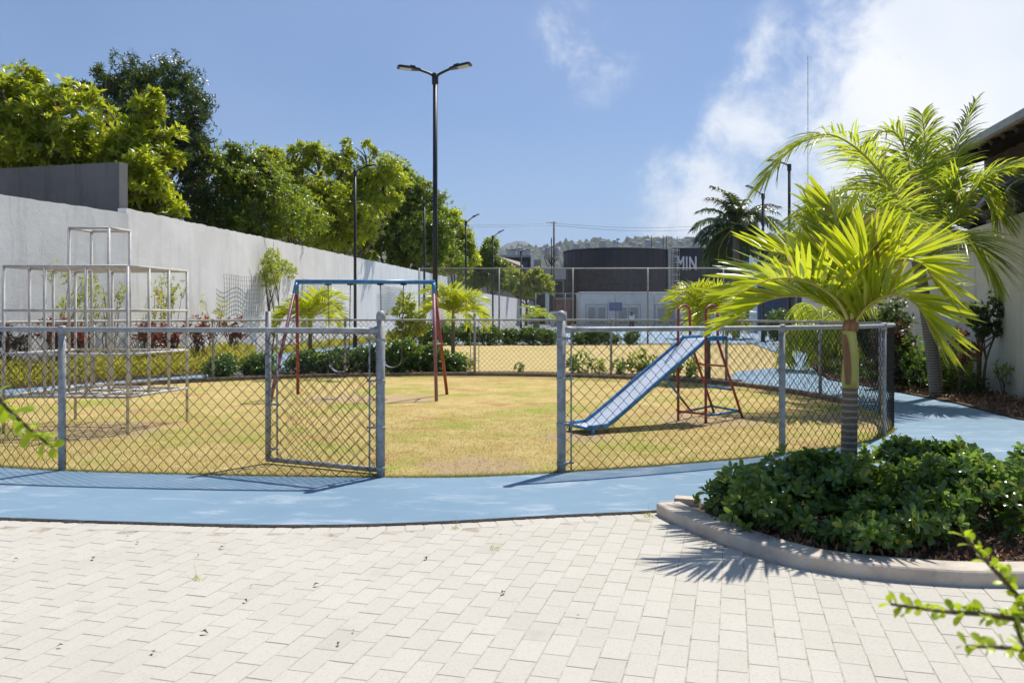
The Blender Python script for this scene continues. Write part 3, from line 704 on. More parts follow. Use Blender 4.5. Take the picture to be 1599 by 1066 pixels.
t1 = side(Af, l1, 1); t2 = side(Bf, l2, -1)
l1a, l2a = np.array(l1), np.array(l2)
def at(tp, lg, z): q = (tp[2] - z) / (tp[2] - lg[2]); return tuple(tp + (lg - tp) * q)
bar('rung', at(t1, l1a, .70), at(t2, l2a, .70), .013, 'redpaint', sd)
bar('rung', at(t1, l1a, .40), at(t2, l2a, .40), .017, 'bluepaint', sd)
for a_, b_, mt in ((at(t1, l1a, .12), at(t2, l2a, .12), 'bluepaint'), ((Af[0], Af[1], .12), at(t1, l1a, .12), 'bluepaint'), ((Bf[0], Bf[1], .12), at(t2, l2a, .12), 'bluepaint'), ((Af[0], Af[1], .14), (Bf[0], Bf[1], .14), 'redpaint')):
    bar('brace', a_, b_, .015, mt, sd)
k1 = SP(.66, 0, .60); k2 = (2.2, 10.0, .14); km = tuple(np.array(k1) * .45 + np.array(k2) * .55)
bar('brace', k1, km, .014, 'bluepaint', sd); bar('brace', km, k2, .014, 'redpaint', sd)

# ------------------------------------------------------------------ trees
CLUMP = 15
def np3(v): return np.array(tuple(v), float)
def tree(base, blobs, nros, k, L, Wd, mat, label, cat='tree', group=None, spread=1.0, ups=.35, shell=.5, g=None, name='tree', tr=.16, limbs=True, extra=None, trunk_mat='bark'):
    g = g or np.random.default_rng(abs(hash(label)) % 1000 if False else len(label) * 7 + nros)
    root = thing(name, base, label, cat, group)
    c, ax = crown_points(blobs, nros, g, shell, ups)
    mb = MB(); rosettes(mb, c, ax, k, L, Wd, spread, .4, g)
    mb.build('crown', mat, root)
    if extra:
        m2 = MB(); c2, a2 = crown_points(extra[0], extra[1], g, .8, ups); rosettes(m2, c2, a2, k, L, Wd, spread, .4, g); m2.build('crown_flush', extra[2], root)
    B = np.array(blobs, float); b0 = np3(base); ctr = B[:, :3].mean(0)
    fork = b0 + (ctr - b0) * .35; fork[2] = b0[2] + (B[:, 2].min() - b0[2]) * .5 + .3
    mb = MB(); mb.tube(spline([b0 - (0, 0, .1), b0 * .5 + fork * .5 + g.normal(size=3) * tr * .3, fork], 5), np.linspace(tr * 1.25, tr * .8, 11), 9)
    mb.build('trunk', trunk_mat, root, True)
    if limbs:
        mb = MB()
        for b in B:
            e = b[:3] + g.normal(size=3) * b[3:6] * .2; mid = fork * .5 + e * .5 + g.normal(size=3) * .12 * np.linalg.norm(e - fork) * (1, 1, .3)
            mb.tube(spline([fork, mid, e], 4), np.linspace(tr * .55, tr * .14, 9), 6)
            for q in range(5):
                e2 = b[:3] + unit(g.normal(size=3)) * b[3:6] * .85
                mb.tube(spline([mid * .3 + e * .7, (mid * .2 + e * .8 + e2) / 2 + g.normal(size=3) * .08, e2], 3), np.linspace(tr * .22, tr * .05, 7), 5)
        mb.build('limbs', trunk_mat, root, True)
    return root
def PB(d, *l, depth=1.0):
    out = []
    for q in l:
        px, py, r = q[:3]; dd = d + (q[3] if len(q) > 3 else 0); w = W(px, py, dd); rr = r * dd / F
        out.append((w.x, w.y, w.z, rr, rr * depth * 1.1, rr * .9))
    return out
b1 = PB(23.5, (10, 180, 62), (100, 195, 60), (180, 205, 48), (235, 235, 46), (60, 255, 70), (150, 260, 70, 1), (225, 290, 55), (-60, 210, 80, 1), (45, 125, 24), (262, 262, 30), (240, 170, 24), (240, 322, 34), (5, 140, 26), (275, 330, 22), (-130, 230, 90), (210, 325, 30))
tree((-15.5, 24.5, 0), b1, 4600, 8, .27, .085, 'lf_bright', 'broad bright lime green tree rising over the dark grey wall', spread=1.1, ups=.8, tr=.22)
b2 = PB(30, (165, 125, 24), (200, 130, 38), (255, 130, 42), (290, 165, 36), (115, 150, 26), (270, 210, 52), (215, 180, 50), (300, 250, 36), (315, 290, 40), (230, 250, 60), (280, 330, 45))
tree((-14.5, 31, 0), b2, 4600, 6, .22, .06, 'lf_dark', 'tall dark green tree standing behind the lime green tree', spread=1.5, ups=-.3, tr=.22)
b3 = PB(31, (372, 262, 26), (410, 268, 24), (345, 360, 40), (345, 268, 42), (390, 290, 52), (330, 320, 52), (420, 330, 58), (375, 350, 50), (455, 350, 50, 2), (360, 245, 22))
tree((-10.5, 32, 0), b3, 6000, 6, .19, .062, 'lf_mid', 'mid green tree in the dip between the tall dark tree and the yellowish one', spread=1.2, tr=.2)
b4 = PB(40, (440, 275, 38), (490, 255, 34), (535, 262, 38), (470, 320, 62), (540, 330, 66), (570, 240, 22), (600, 285, 40), (500, 365, 60), (462, 235, 16), (425, 250, 18))
tree((-9.5, 42, 0), b4[:10], 8600, 6, .22, .08, 'lf_bright', 'wide yellow green tree behind the lamp at the middle of the wall', spread=1.1, ups=.7, tr=.26, extra=None)
b5 = PB(54, (632, 288, 30), (662, 312, 26), (600, 275, 26), (600, 300, 40), (640, 320, 44), (655, 370, 48), (620, 360, 52), (575, 380, 50), (690, 355, 24), (690, 400, 34), (610, 270, 22), (655, 285, 16), (645, 400, 40), (672, 320, 22))
tree((-8.6, 56, 0), b5, 7200, 6, .28, .10, 'lf_mid', 'full green tree behind the tall double lamp', spread=1.1, ups=.6, tr=.3)
b6 = PB(66, (705, 345, 20), (715, 380, 26), (700, 405, 26), (735, 395, 18), (730, 415, 22))
tree((-5.0, 67, 0), b6, 2600, 6, .34, .13, 'lf_bright', 'small light green tree at the right end of the tree row', spread=1.1, ups=.6)
b7 = PB(82, (765, 390, 17), (755, 415, 20), (778, 410, 14), (745, 435, 18), (775, 435, 18), (795, 445, 14))
tree((-2.4, 84, 0), b7, 2600, 6, .40, .14, 'lf_mid', 'slender green tree behind the far netting beside the tiled roof', spread=1.2)
b8 = PB(92, (800, 430, 14), (815, 445, 16), (838, 432, 12), (850, 445, 13), (825, 455, 12))
tree((1.6, 94, 0), b8, 1500, 6, .42, .15, 'lf_bright', 'low bushy tree above the end of the far wall', spread=1.2)
b9 = PB(60, (1215, 400, 24), (1250, 385, 22), (1285, 380, 26), (1230, 430, 30), (1275, 420, 34), (1320, 410, 36))
tree((21, 62, 0), b9, 2600, 6, .34, .12, 'lf_mid', 'rounded green tree far behind the foreground palm', spread=1.2)

CLUMP = 0
# ------------------------------------------------------------------ palms
def frond(mb, rb, pts, n, LL, wl, g, vang=.25, fwd=.75, droop=.3, rr=.012, start=.12, tipfrac=.45):
    P = spline(pts, 10); s_ = np.r_[0, np.cumsum(np.linalg.norm(np.diff(P, axis=0), axis=1))]; Ln = s_[-1]
    rb.tube(P[::2] if len(P) > 12 else P, np.linspace(rr, rr * .2, len(P[::2] if len(P) > 12 else P)), 5)
    q = np.linspace(start, .995, n); sp = q * Ln
    pos = np.stack([np.interp(sp, s_, P[:, i]) for i in range(3)], -1); T = unit(np.stack([np.interp(np.minimum(sp + Ln * .02, Ln), s_, P[:, i]) - np.interp(np.maximum(sp - Ln * .02, 0), s_, P[:, i]) for i in range(3)], -1))
    side = unit(np.cross(T, (0, 0, 1.0))); 
    bad = np.abs(T[:, 2]) > .97
    side[bad] = unit(np.cross(T[bad], np.array((.3, 1, 0))))
    for i in range(1, n):
        if side[i].dot(side[i - 1]) < 0: side[i] *= -1
    side0 = side.copy()
    for i in range(1, n): side[i] = unit(side[i - 1] * .75 + side0[i] * .25)
    upv = np.cross(side, T); 
    prof = np.where(q < .35, .55 + .45 * (q - start) / (.35 - start), 1 - (1 - tipfrac) * ((q - .35) / .65) ** 1.5)
    for sg in (-1, 1):
        f_ = fwd * (.65 + .75 * q) + g.normal(size=n) * .10
        dr = unit(side * sg * np.cos(f_)[:, None] + T * np.sin(f_)[:, None] + upv * (vang + g.normal(size=n) * .12)[:, None])
        L_ = LL * prof * g.uniform(.85, 1.1, n); w_ = wl * (.6 + .4 * prof)
        nrm = unit(np.cross(dr, T) * sg * -1 + g.normal(size=(n, 3)) * .25); wd = unit(np.cross(nrm, dr))
        rows = []
        for a, wf in ((0, .35), (.28, 1), (.62, .85), (.88, .45), (1.0, .04)):
            c_ = pos + dr * (L_ * a)[:, None] - np.array((0, 0, 1.0)) * (L_ * droop * a ** 2.1)[:, None]
            rows.append((c_ - wd * (w_ * wf * .5)[:, None], c_ + nrm * (w_ * wf * .10)[:, None] * -1, c_ + wd * (w_ * wf * .5)[:, None]))
        V = np.stack([x for r_ in rows for x in r_], 1); base = np.arange(n)[:, None] * 15; F_ = []
        for k in range(4):
            for e in (0, 1): F_.append(base + np.array((k * 3 + e, k * 3 + e + 1, k * 3 + e + 4, k * 3 + e + 3)))
        mb.add(V.reshape(-1, 3), np.concatenate(F_))
def palm(name, base, cz, fr, label, mat, n=34, LL=.4, wl=.035, g=None, trunk=(.06, .05), tmat='palmbark', group=None, shaft=None, **kw):
    root = thing(name, base, label, 'palm tree', group); g = g or np.random.default_rng(int(abs(base[0] * 100)) + 3)
    for pts in fr:
        mb = MB(); rb = MB(); frond(mb, rb, pts, n, LL, wl, g, **kw)
        f_ = mb.build('frond', mat, root); rb_ = rb.build('rachis', 'rachis', f_, True); 
    b = np3(base); top = np.array((fr[0][0][0], fr[0][0][1], cz))
    mb = MB(); zz = np.linspace(-.05, cz - b[2], 40); nn_ = len(zz)
    P = [(b[0] + (top[0] - b[0]) * (z / (cz - b[2])) ** 1.3 if z > 0 else b[0], b[1] + (top[1] - b[1]) * max(z, 0) / (cz - b[2]), b[2] + z) for z in zz]
    mb.tube(P, np.linspace(trunk[0], trunk[1], nn_) * (1 + .035 * (np.arange(nn_) % 2)), 12); mb.build('trunk', tmat, root, True)
    return root
m, tt = newmat('ringed_palm_bark')
co = tt.n('ShaderNodeTexCoord').outputs['Object']; z = tt.n('ShaderNodeSeparateXYZ', ins={0: co}).outputs[2]
zz = tt.math('ADD', z, tt.math('MULTIPLY', tt.noise(co, 6, 3), .035))
ring = tt.ramp(tt.math('SINE', tt.math('MULTIPLY', zz, 150.0)), -.2, .9)
col = tt.mix(ring, (.13, .105, .08), (.30, .26, .21)); col = tt.mix(tt.math('MULTIPLY', tt.ramp(tt.noise(co, 30, 4), .4, .7), .4), col, (.17, .145, .12))
p = tt.n('ShaderNodeBsdfPrincipled', ins={'Base Color': col, 'Roughness': .85})
b_ = tt.n('ShaderNodeBump', ins={'Height': ring, 'Strength': .6, 'Distance': .006}); tt.L.new(b_.outputs[0], p.inputs['Normal']); tt.L.new(p.outputs[0], tt.out.inputs[0]); M['palmbark'] = m
M['rachis'] = surf('yellow_rachis', (.34, .32, .06), (.46, .40, .09), 6, .45, 0)
M['shaft'] = surf('green_crownshaft', (.36, .38, .10), (.50, .50, .16), 5, .4, .05, stretch=(1, 1, .3))
M['sheath'] = surf('brown_sheath', (.18, .085, .04), (.30, .16, .08), 8, .6, .3, stretch=(3, 3, .5), c3=(.38, .26, .14), s3=5)

# foreground palm
D = 5.45
def WP(*l): return [W(*q) for q in l]
fr1 = [WP((1328, 510, D), (1308, 468, D - .05), (1262, 440, D - .18), (1205, 436, D - .3), (1150, 462, D - .38)),
       WP((1328, 510, D), (1296, 478, D + .1), (1250, 462, D + .2), (1195, 470, D + .3), (1150, 500, D + .35)),
       WP((1326, 510, D), (1316, 450, D + .12), (1298, 390, D + .25), (1274, 340, D + .35)),
       WP((1328, 508, D), (1326, 440, D + .05), (1332, 385, D + .12), (1350, 335, D + .25)),
       WP((1330, 510, D), (1352, 450, D - .05), (1395, 408, D - .15), (1440, 412, D - .25), (1464, 448, D - .32)),
       WP((1330, 512, D), (1360, 474, D - .1), (1402, 460, D - .25), (1438, 482, D - .35), (1455, 520, D - .4)),
       WP((1330, 508, D), (1362, 440, D + .15), (1412, 398, D + .35), (1465, 388, D + .5)),
       WP((1326, 508, D), (1290, 440, D + .25), (1240, 402, D + .45), (1190, 390, D + .6)),
       WP((1327, 508, D), (1316, 420, D + .05), (1310, 365, D + .08), (1296, 315, D + .1)),
       WP((1329, 508, D), (1340, 440, D - .15), (1352, 400, D - .25), (1376, 375, D - .3))]
g1 = np.random.default_rng(11)
p1 = palm('palm', (2.235, D, .0), W(1328, 600, D).z, fr1, 'young palm with bright yellow green fronds growing out of the planting bed shrubs', 'lf_palm', 38, .50, .033, g1, (.055, .048), vang=.36, fwd=.84, droop=.08, rr=.016, start=.10, tipfrac=.55)
x0 = fr1[0][0].x
mb = MB(); zt, zb_ = W(0, 512, D).z, W(0, 604, D).z
mb.tube([(x0 + .0, D, zb_ - .005), (x0, D, zb_ + .05), (x0 + .004, D, (zt + zb_) / 2), (x0 - .002, D, zt - .04), (x0, D, zt + .05)], [.050, .054, .049, .040, .028], 16); mb.build('crownshaft', 'shaft', p1, True)
V = []; n = 14
for k in range(n):
    q = k / (n - 1); z = zb_ + .02 + q * (zt - zb_ - .06); w_ = .034 + .012 * math.sin(q * 3) ; ox = -.034 - .032 * q ** 2; 
    for a in (-1.3, -.5, .4, 1.1):
        V.append((x0 + ox - .022 * math.cos(a) + .004 * math.sin(k), D - .052 + .01 * q - .0 - .012 * math.cos(a), z + 0) if False else (x0 + ox + w_ * .55 * math.sin(a), D - .05 - .014 * math.cos(a) + .02 * (1 - q) * 0, z))
F_ = [(k * 4 + e, k * 4 + e + 1, k * 4 + 5 + e, k * 4 + 4 + e) for k in range(n - 1) for e in range(3)]
mb = MB(); mb.add(V, F_); V2 = [(a, b + .008, c) for a, b, c in V]; mb.add(V2, F_); mb.build('dry_sheath', 'sheath', p1, True)
mb = MB(); mb.tube([(x0, D, zt - .02), (x0 + .004, D, zt + .02), (x0, D, zt + .06)], [.05, .052, .036], 12)
mb.build('fibre_collar', 'sheath', p1, True)

# coconut palm by the right wall
D = 13.0
fr2 = [WP((1432, 408, D), (1412, 330, D - .2), (1360, 252, D - .4), (1295, 210, D - .6), (1232, 236, D - .7), (1190, 288, D - .75)),
       WP((1436, 400, D), (1438, 320, D + .2), (1446, 240, D + .4), (1440, 178, D + .5)),
       WP((1448, 400, D), (1468, 320, D + .2), (1488, 240, D + .3), (1524, 160, D + .3)),
       WP((1450, 405, D), (1490, 345, D - .3), (1538, 280, D - .5), (1595, 262, D - .6), (1650, 290, D - .6)),
       WP((1425, 405, D), (1385, 340, D - .8), (1325, 308, D - 1.3), (1268, 330, D - 1.6), (1225, 390, D - 1.8)),
       WP((1434, 400, D), (1405, 310, D + .8), (1360, 250, D + 1.3), (1318, 232, D + 1.6)),
       WP((1436, 400, D), (1426, 290, D + .3), (1408, 220, D + .4), (1380, 205, D + .3), (1352, 235, D + .2)),
       WP((1450, 410, D), (1488, 372, D - .7), (1525, 385, D - 1.0), (1548, 430, D - 1.1)),
       WP((1430, 410, D), (1400, 355, D - 1.0), (1362, 340, D - 1.6), (1330, 380, D - 1.9)),
       WP((1434, 405, D), (1385, 360, D + .8), (1318, 335, D + 1.6), (1270, 355, D + 2.0), (1240, 420, D + 2.2)),
       WP((1445, 405, D), (1474, 330, D + .1), (1502, 280, D - .1), (1540, 300, D - .2), (1560, 340, D - .2)),
       WP((1434, 405, D), (1402, 340, D + .3), (1360, 298, D + .4), (1318, 300, D + .4), (1285, 345, D + .4))]
g2 = np.random.default_rng(5)
p2 = palm('coconut_palm', (6.78, 13.1, 0), W(1440, 400, D).z, fr2, 'large coconut palm with long arching fronds beside the right wall', 'lf_coco', 122, .98, .029, g2, (.10, .09), vang=.16, fwd=.74, droop=.38, rr=.026, start=.10, tipfrac=.35)
# small palms along the hedge
def radial(c, n, L, g, e0=(35, 75), dr=1.0, ph=0.0, out=.85):
    fr = []; c = np3(c)
    for i in range(n):
        az = 2 * math.pi * i / n * 1.0 + ph + g.uniform(-.2, .2); el = R(g.uniform(*e0)); l = L * g.uniform(.85, 1.1); h = np.array((math.cos(az), math.sin(az), 0)); P = [c]; a = el
        for k in range(5):
            P.append(P[-1] + (h * math.cos(a) + np.array((0, 0, math.sin(a)))) * l / 5); a -= dr * (.25 + .12 * k)
        fr.append(P)
    return fr
for (px, py, d, cy, lab, hgt, k) in ((485, 579, 19.3, 474, 'small bushy palm behind the left legs of the swing set', .98, 0), (708, 575, 20.2, 468, 'small bushy palm just right of the tall double lamp pole', .98, 1), (1106, 598, 15.9, 470, 'small bushy palm standing behind the slide ladder', .90, 2)):
    g = np.random.default_rng(30 + k); c_ = W(px, cy + 22, d); x_, y_ = c_.x, c_.y
    fr = radial((x_, y_, c_.z), 15, hgt, g, (15, 85), .95, k)
    p_ = palm('small_palm', (x_, y_, 0), c_.z - .12, fr, lab, 'lf_palm', 36, .50, .032, g, (.055, .042), vang=.4, fwd=.75, droop=.14, rr=.012, start=.12, tipfrac=.5)
    mb = MB(); mb.tube([(x_, y_, c_.z - .22), (x_, y_, c_.z - .1), (x_, y_, c_.z + .03)], [.05, .045, .03], 10); mb.build('crownshaft', 'shaft', p_, True)
g = np.random.default_rng(44); c_ = W(838, 497, 44)
palm('small_palm', (c_.x, 44, 0), c_.z - .1, radial(c_, 11, 1.1, g, (20, 75), .7), 'little palm in front of the court at the end of the hedge', 'lf_palm', 20, .5, .06, g, (.2, .16), vang=.2, fwd=.6, droop=.3, rr=.02)
g = np.random.default_rng(45); c_ = W(1150, 352, 46)
p7 = palm('royal_palm', (c_.x, 46, 0), c_.z - .2, radial(c_, 30, 2.7, g, (-45, 88), .62), 'dark green royal palm far off in front of the lettered building', 'lf_royal', 60, .85, .085, g, (.22, .17), vang=.5, fwd=.5, droop=.7, rr=.04)
g = np.random.default_rng(46); c_ = W(1285, 505, 19.0)
palm('palm', (c_.x, 19, 0), c_.z - .1, radial(c_, 11, 1.5, g, (-10, 60), .95), 'short palm with drooping dark fronds by the bend of the blue path', 'lf_coco', 40, .5, .03, g, (.12, .1), vang=-.2, fwd=.5, droop=.9, rr=.018)

# ------------------------------------------------------------------ shrubs
def shrub(name, base, blobs, nros, k, L, Wd, mat, label, cat='shrub', group=None, g=None, spread=1.05, ups=.5, shell=.45, stems=7, sr=.009, jit=.4):
    g = g or np.random.default_rng(len(label) + nros)
    root = thing(name, base, label, cat, group)
    c, ax = crown_points(blobs, nros, g, shell, ups, .12); ok = c[:, 2] > base[2] + .02; c, ax = c[ok], ax[ok]
    mb = MB(); rosettes(mb, c, ax, k, L, Wd, spread, jit, g); mb.build('foliage', mat, root)
    mb = MB(); b0 = np3(base); sel = g.choice(len(c), min(stems * 4, len(c)), replace=False)
    for q in range(stems):
        e = c[sel[q]]; mid = b0 + (e - b0) * (.35, .35, .5) + g.normal(size=3) * .04 * np.linalg.norm(e - b0)
        mb.tube(spline([b0 + g.normal(size=3) * (.03, .03, 0) - (0, 0, .02), mid, e], 4), np.linspace(sr * 1.3, sr * .35, 9), 6)
        for w in range(3):
            e2 = c[sel[stems + q * 3 + w]] if stems + q * 3 + w < len(sel) else e
            if np.linalg.norm(e2 - mid) < np.linalg.norm(e - b0) * .9: mb.tube(spline([mid, (mid + e2) / 2 + g.normal(size=3) * .02, e2], 3), np.linspace(sr * .7, sr * .25, 7), 5)
    mb.build('stems', 'twig', root, True); return root
fz = .05; ROUND = True; CLUMP = 16
fs = [((1.56, 5.05), [(1.58, 4.98, .22, .33, .30, .16), (1.42, 5.2, .2, .20, .2, .14), (1.70, 5.08, .34, .2, .2, .12)], 250, 'low rounded glossy green shrub at the tip of the planting bed'),
      ((2.02, 4.98), [(2.0, 4.98, .23, .32, .28, .19), (1.95, 5.1, .34, .24, .2, .10)], 250, 'dense glossy shrub just left of the foreground palm trunk'),
      ((2.08, 4.58), [(2.0, 4.56, .16, .34, .24, .13), (2.25, 4.56, .20, .26, .2, .13)], 180, 'low glossy shrub against the kerb in front of the palm trunk'),
      ((2.66, 5.42), [(2.64, 5.42, .28, .34, .28, .19), (2.78, 5.5, .42, .26, .2, .11)], 260, 'tallest glossy shrub, right behind the foreground palm trunk'),
      ((2.50, 4.70), [(2.50, 4.80, .35, .30, .26, .12), (2.34, 4.66, .25, .22, .2, .12), (2.64, 4.80, .36, .2, .2, .10)], 165, 'glossy shrub showing its bare brown stem above the kerb'),
      ((3.00, 5.02), [(2.95, 4.85, .28, .32, .34, .2), (2.9, 5.2, .36, .2, .2, .11)], 210, 'glossy shrub at the right edge with dry grass behind'),
      ((3.45, 5.2), [(3.45, 5.2, .28, .32, .3, .2)], 170, 'glossy shrub farthest right in the planting bed')]
for i, ((x, y), bl, n_, lab) in enumerate(fs):
    s = shrub('glossy_shrub', (x, y, fz), bl, int(n_ * 1.75), 8, .066, .027, 'lf_shrub', lab, group='glossy shrubs in the foreground planting bed', g=np.random.default_rng(60 + i), stems=14 if i != 4 else 8, sr=.010 if i != 4 else .012)
CLUMP = 0
mb = MB(); mb.tube(spline([(2.50, 4.70, .03), (2.49, 4.71, .15), (2.51, 4.74, .30), (2.50, 4.78, .38)], 3), [.034] * 3 + [.03] * 4 + [.028] * 3, 9)
st_ = [o for o in bpy.data.objects if o.get('label', '').startswith('glossy shrub showing')][0]; mb.build('main_stem', 'twig', st_, True)
# dry stems poking through the bed
g = np.random.default_rng(9)

# hedge behind the back of the fence (three shapes, then copies)
protos = []
for k in range(3):
    g = np.random.default_rng(80 + k)
    protos.append(shrub('hedge_bush', (0, 60 + k, 0), [(0, 60 + k, .26, .46, .36, .27), (.2 - .2 * k, 60 + k, .40, .28, .25, .17), (-.25 + .1 * k, 60 + k, .3, .3, .3, .2)], 330, 7, .085, .036, 'lf_hedge', 'x', group='x', g=g, stems=5))
used = [False] * 3
def place(i, x, y, rot, sc, label, group, sz=None, z=0.0):
    p_ = protos[i]
    if not used[i]:
        used[i] = True; p_.location = (x, y, z); p_.rotation_euler = (0, 0, rot); p_.scale = (sc, sc, sz or sc); p_['label'] = label; p_['group'] = group; return p_
    return dup(p_, (x, y, z), rot, sc, label, group, sz)
rr = random.Random(4)
row = [(-5.95, 16.85), (-5.25, 17.2), (-4.5, 17.65), (-3.85, 17.8), (-3.15, 18.0), (-2.5, 17.95), (-1.85, 18.15), (-1.3, 18.2)]
for i, (x, y) in enumerate(row):
    place(i % 3, x, y, rr.uniform(0, 6), (.9, .95, 1.0, 1.02, 1.1, 1.22, 1.15, .85)[i], 'dark green bush in the low hedge behind the back fence and swing set', 'hedge bushes behind the swing set', (.85, .9, .95, 1.0, 1.1, 1.35, 1.2, .8)[i])
for i, px in enumerate((668, 700, 733, 765, 797, 826, 852)):
    d = 35.6 + rr.uniform(-.3, .3); place(i % 3, (px - 800) * d / F, d, rr.uniform(0, 6), 1.35, 'dark bush in the far hedge left of the right gate post', 'far hedge bushes before the court netting', (1.5, 1.45, 1.55, 1.35, 1.2, 1.3, 1.2)[i])
for i, px in enumerate((906, 930, 955, 988)):
    d = 35.8; place(i % 3, (px - 800) * d / F, d, rr.uniform(0, 6), (1.15, 1.2, 1.2, .8)[i], 'dark bush in the short far hedge below the blue sign', 'far hedge bushes below the blue sign', (.9, 1.25, .9, 1.0)[i])
for i, (px, d) in enumerate(((1178, 41), (1205, 37), (1225, 33), (1250, 29), (1262, 25), (1285, 24))):
    x = (px - 800) * d / F + 1.2; place((i + 1) % 3, x, d, rr.uniform(0, 6), 1.9, 'dark bush in the border along the far right bend of the blue path', 'border bushes along the right bend', 2.6)
# light sparse young plants just behind the back fence
py_ = [shrub('young_plant', (0, 70 + k, 0), [(0, 70 + k, .22, .20, .18, .18)], 34, 5, .10, .04, 'lf_light' if k else 'lf_shrub', 'x', cat='plant', group='x', g=np.random.default_rng(90 + k), stems=6, sr=.006) for k in range(2)]
first = [True, True]
for i, (px, d, sc) in enumerate(((905, 17.6, 1.2), (935, 17.9, .8), (968, 17.6, .9), (998, 17.5, 1.3), (1025, 17.4, 1.0), (1052, 17.2, .9), (1078, 17.0, 1.1), (728, 18.6, 1.0), (812, 18.3, .6))):
    k = i % 2; x = (px - 800) * d / F; lab = 'sparse young plant by the back fence behind the slide' if i < 7 else 'sparse young plant behind the back fence in the gate opening'
    gr = 'young plants behind the slide' if i < 7 else 'young plants seen through the gate opening'
    if first[k]: first[k] = False; o = py_[k]; o.location = (x, d, .02); o.scale = (sc,) * 3; o['label'] = lab; o['group'] = gr
    else: dup(py_[k], (x, d, .02), rr.uniform(0, 6), sc, lab, gr)
# young leafy tree behind the gate post
g = np.random.default_rng(101); d = 20.5; x = (632 - 800) * d / F
shrub('young_tree', (x, d, 0), [(x, d, 1.35, .38, .32, .28), (x + .15, d, 1.0, .42, .35, .22), (x - .1, d, .75, .36, .3, .16), (x + .05, d, 1.7, .2, .2, .2)], 150, 7, .15, .05, 'lf_light', 'pale green sapling with whorled leaves seen behind the left gate post', cat='tree', g=g, stems=5, sr=.022)

ROUND = False
# ------------------------------------------------------------------ left bed: weeds, crotons, wall plants, trellises
def scatter(poly, n, g):
    P = np.array(poly)[:, :2]; lo, hi = P.min(0), P.max(0); out = []
    while len(out) < n:
        q = g.uniform(lo, hi, (n * 2, 2)); out += list(q[inside(P, q[:, 0], q[:, 1])])
    return np.array(out[:n])
def cover(name, poly, n, h, L, Wd, mat, g, z=.03, label='low ground cover'):
    q = scatter(poly, n, g); lump = (np.sin(q[:, 0] * 3.1 + q[:, 1] * 1.7) * .5 + np.sin(q[:, 0] * 1.3 - q[:, 1] * 2.3) * .5) * .35 + .75
    zz = z + g.uniform(0, 1, n) * h * lump
    dr = unit(g.normal(size=(n, 3)) + np.array((0, 0, 1.1))); mb = MB()
    leaves(mb, np.c_[q, zz], dr, g.normal(size=(n, 3)), L * g.uniform(.6, 1.3, n), Wd); o = mb.build(name, mat, origin=(0, 0, 0)); o['kind'] = 'stuff'; return o
g = np.random.default_rng(120)
bedw = [(-9.7, 12.2), (-8.95, 14.5), (-7.15, 17.4), (-6.4, 18.7), (-6.35, 20.2), (-6.9, 22), (-7.8, 24.4), (-8.15, 26.0), (-8.6, 24), (-9.3, 19.2), (-10.5, 15.5), (-11.3, 12.4)]
cover('weeds', bedw, 17000, .46, .15, .030, 'lf_weed', g)
cover('weeds', [(-7.5, 26.6), (-7.2, 30), (-6.4, 37.5), (-5.4, 46), (-5.75, 46), (-8.1, 26.6)], 3500, .25, .16, .04, 'lf_weed', g)
cover('leaf_litter', bedr, 9000, .03, .08, .035, 'sheath', g, .035)
cover('leaf_litter', [(1.2, 5.2), (1.3, 4.9), (1.5, 4.55), (2.1, 4.25), (2.6, 4.2), (3.6, 4.3), (3.6, 5.2), (2.4, 5.7), (1.4, 5.5)], 2600, .015, .045, .02, 'sheath', g, .055)
cover('undergrowth', [(6.75, 13.4), (7.1, 12.6), (7.7, 13.2), (8.0, 15.5), (8.4, 18.5), (6.7, 17.5)], 2400, .35, .14, .05, 'lf_dark', g)
def wx(d): return -11.62 + .1285 * d if d > 19.4 else -14.6 + (d - 4) * .35
cro = [(15, 15.9, 1.0, .42), (88, 16.4, 1.15, .34), (120, 16.8, 1.1, .34), (232, 18.6, 1.05, .34), (262, 19.0, .95, .30), (312, 19.6, 1.15, .46), (366, 21.5, 1.1, .40)]
for i, (px, d, hh, r) in enumerate(cro):
    x = (px - 800) * d / F; g = np.random.default_rng(130 + i)
    shrub('croton', (x, d, .02), [(x, d, hh - .12, r, r * .7, .26), (x + .1, d, hh - .35, r * .6, r * .5, .18)], 58, 6, .13, .05, 'lf_red' if i else 'lf_brown',
          ['dark maroon leaved bush behind the left corner of the climbing frame', 'thin red leaved bush behind the nearest line post', 'red leaved bush seen inside the climbing frame', 'sparse red leaved bush just right of the climbing frame tower side', 'small red bush among yellow weeds beside the climbing frame', 'fullest dark red bush beyond the right side of the climbing frame', 'lone dark red bush between the climbing frame and the gate'][i], group='red leaved bushes in the left bed', g=g, stems=7, sr=.012, ups=.9)
wp = [(30, 17.5, 2.25, .75, 36), (85, 18.0, 1.9, .4, 14), (120, 18.6, 2.1, .3, 16), (215, 20.2, 1.9, .35, 18), (240, 20.6, 2.2, .45, 34), (320, 22.8, 1.75, .3, 18), (180, 19.6, 1.35, .35, 10)]
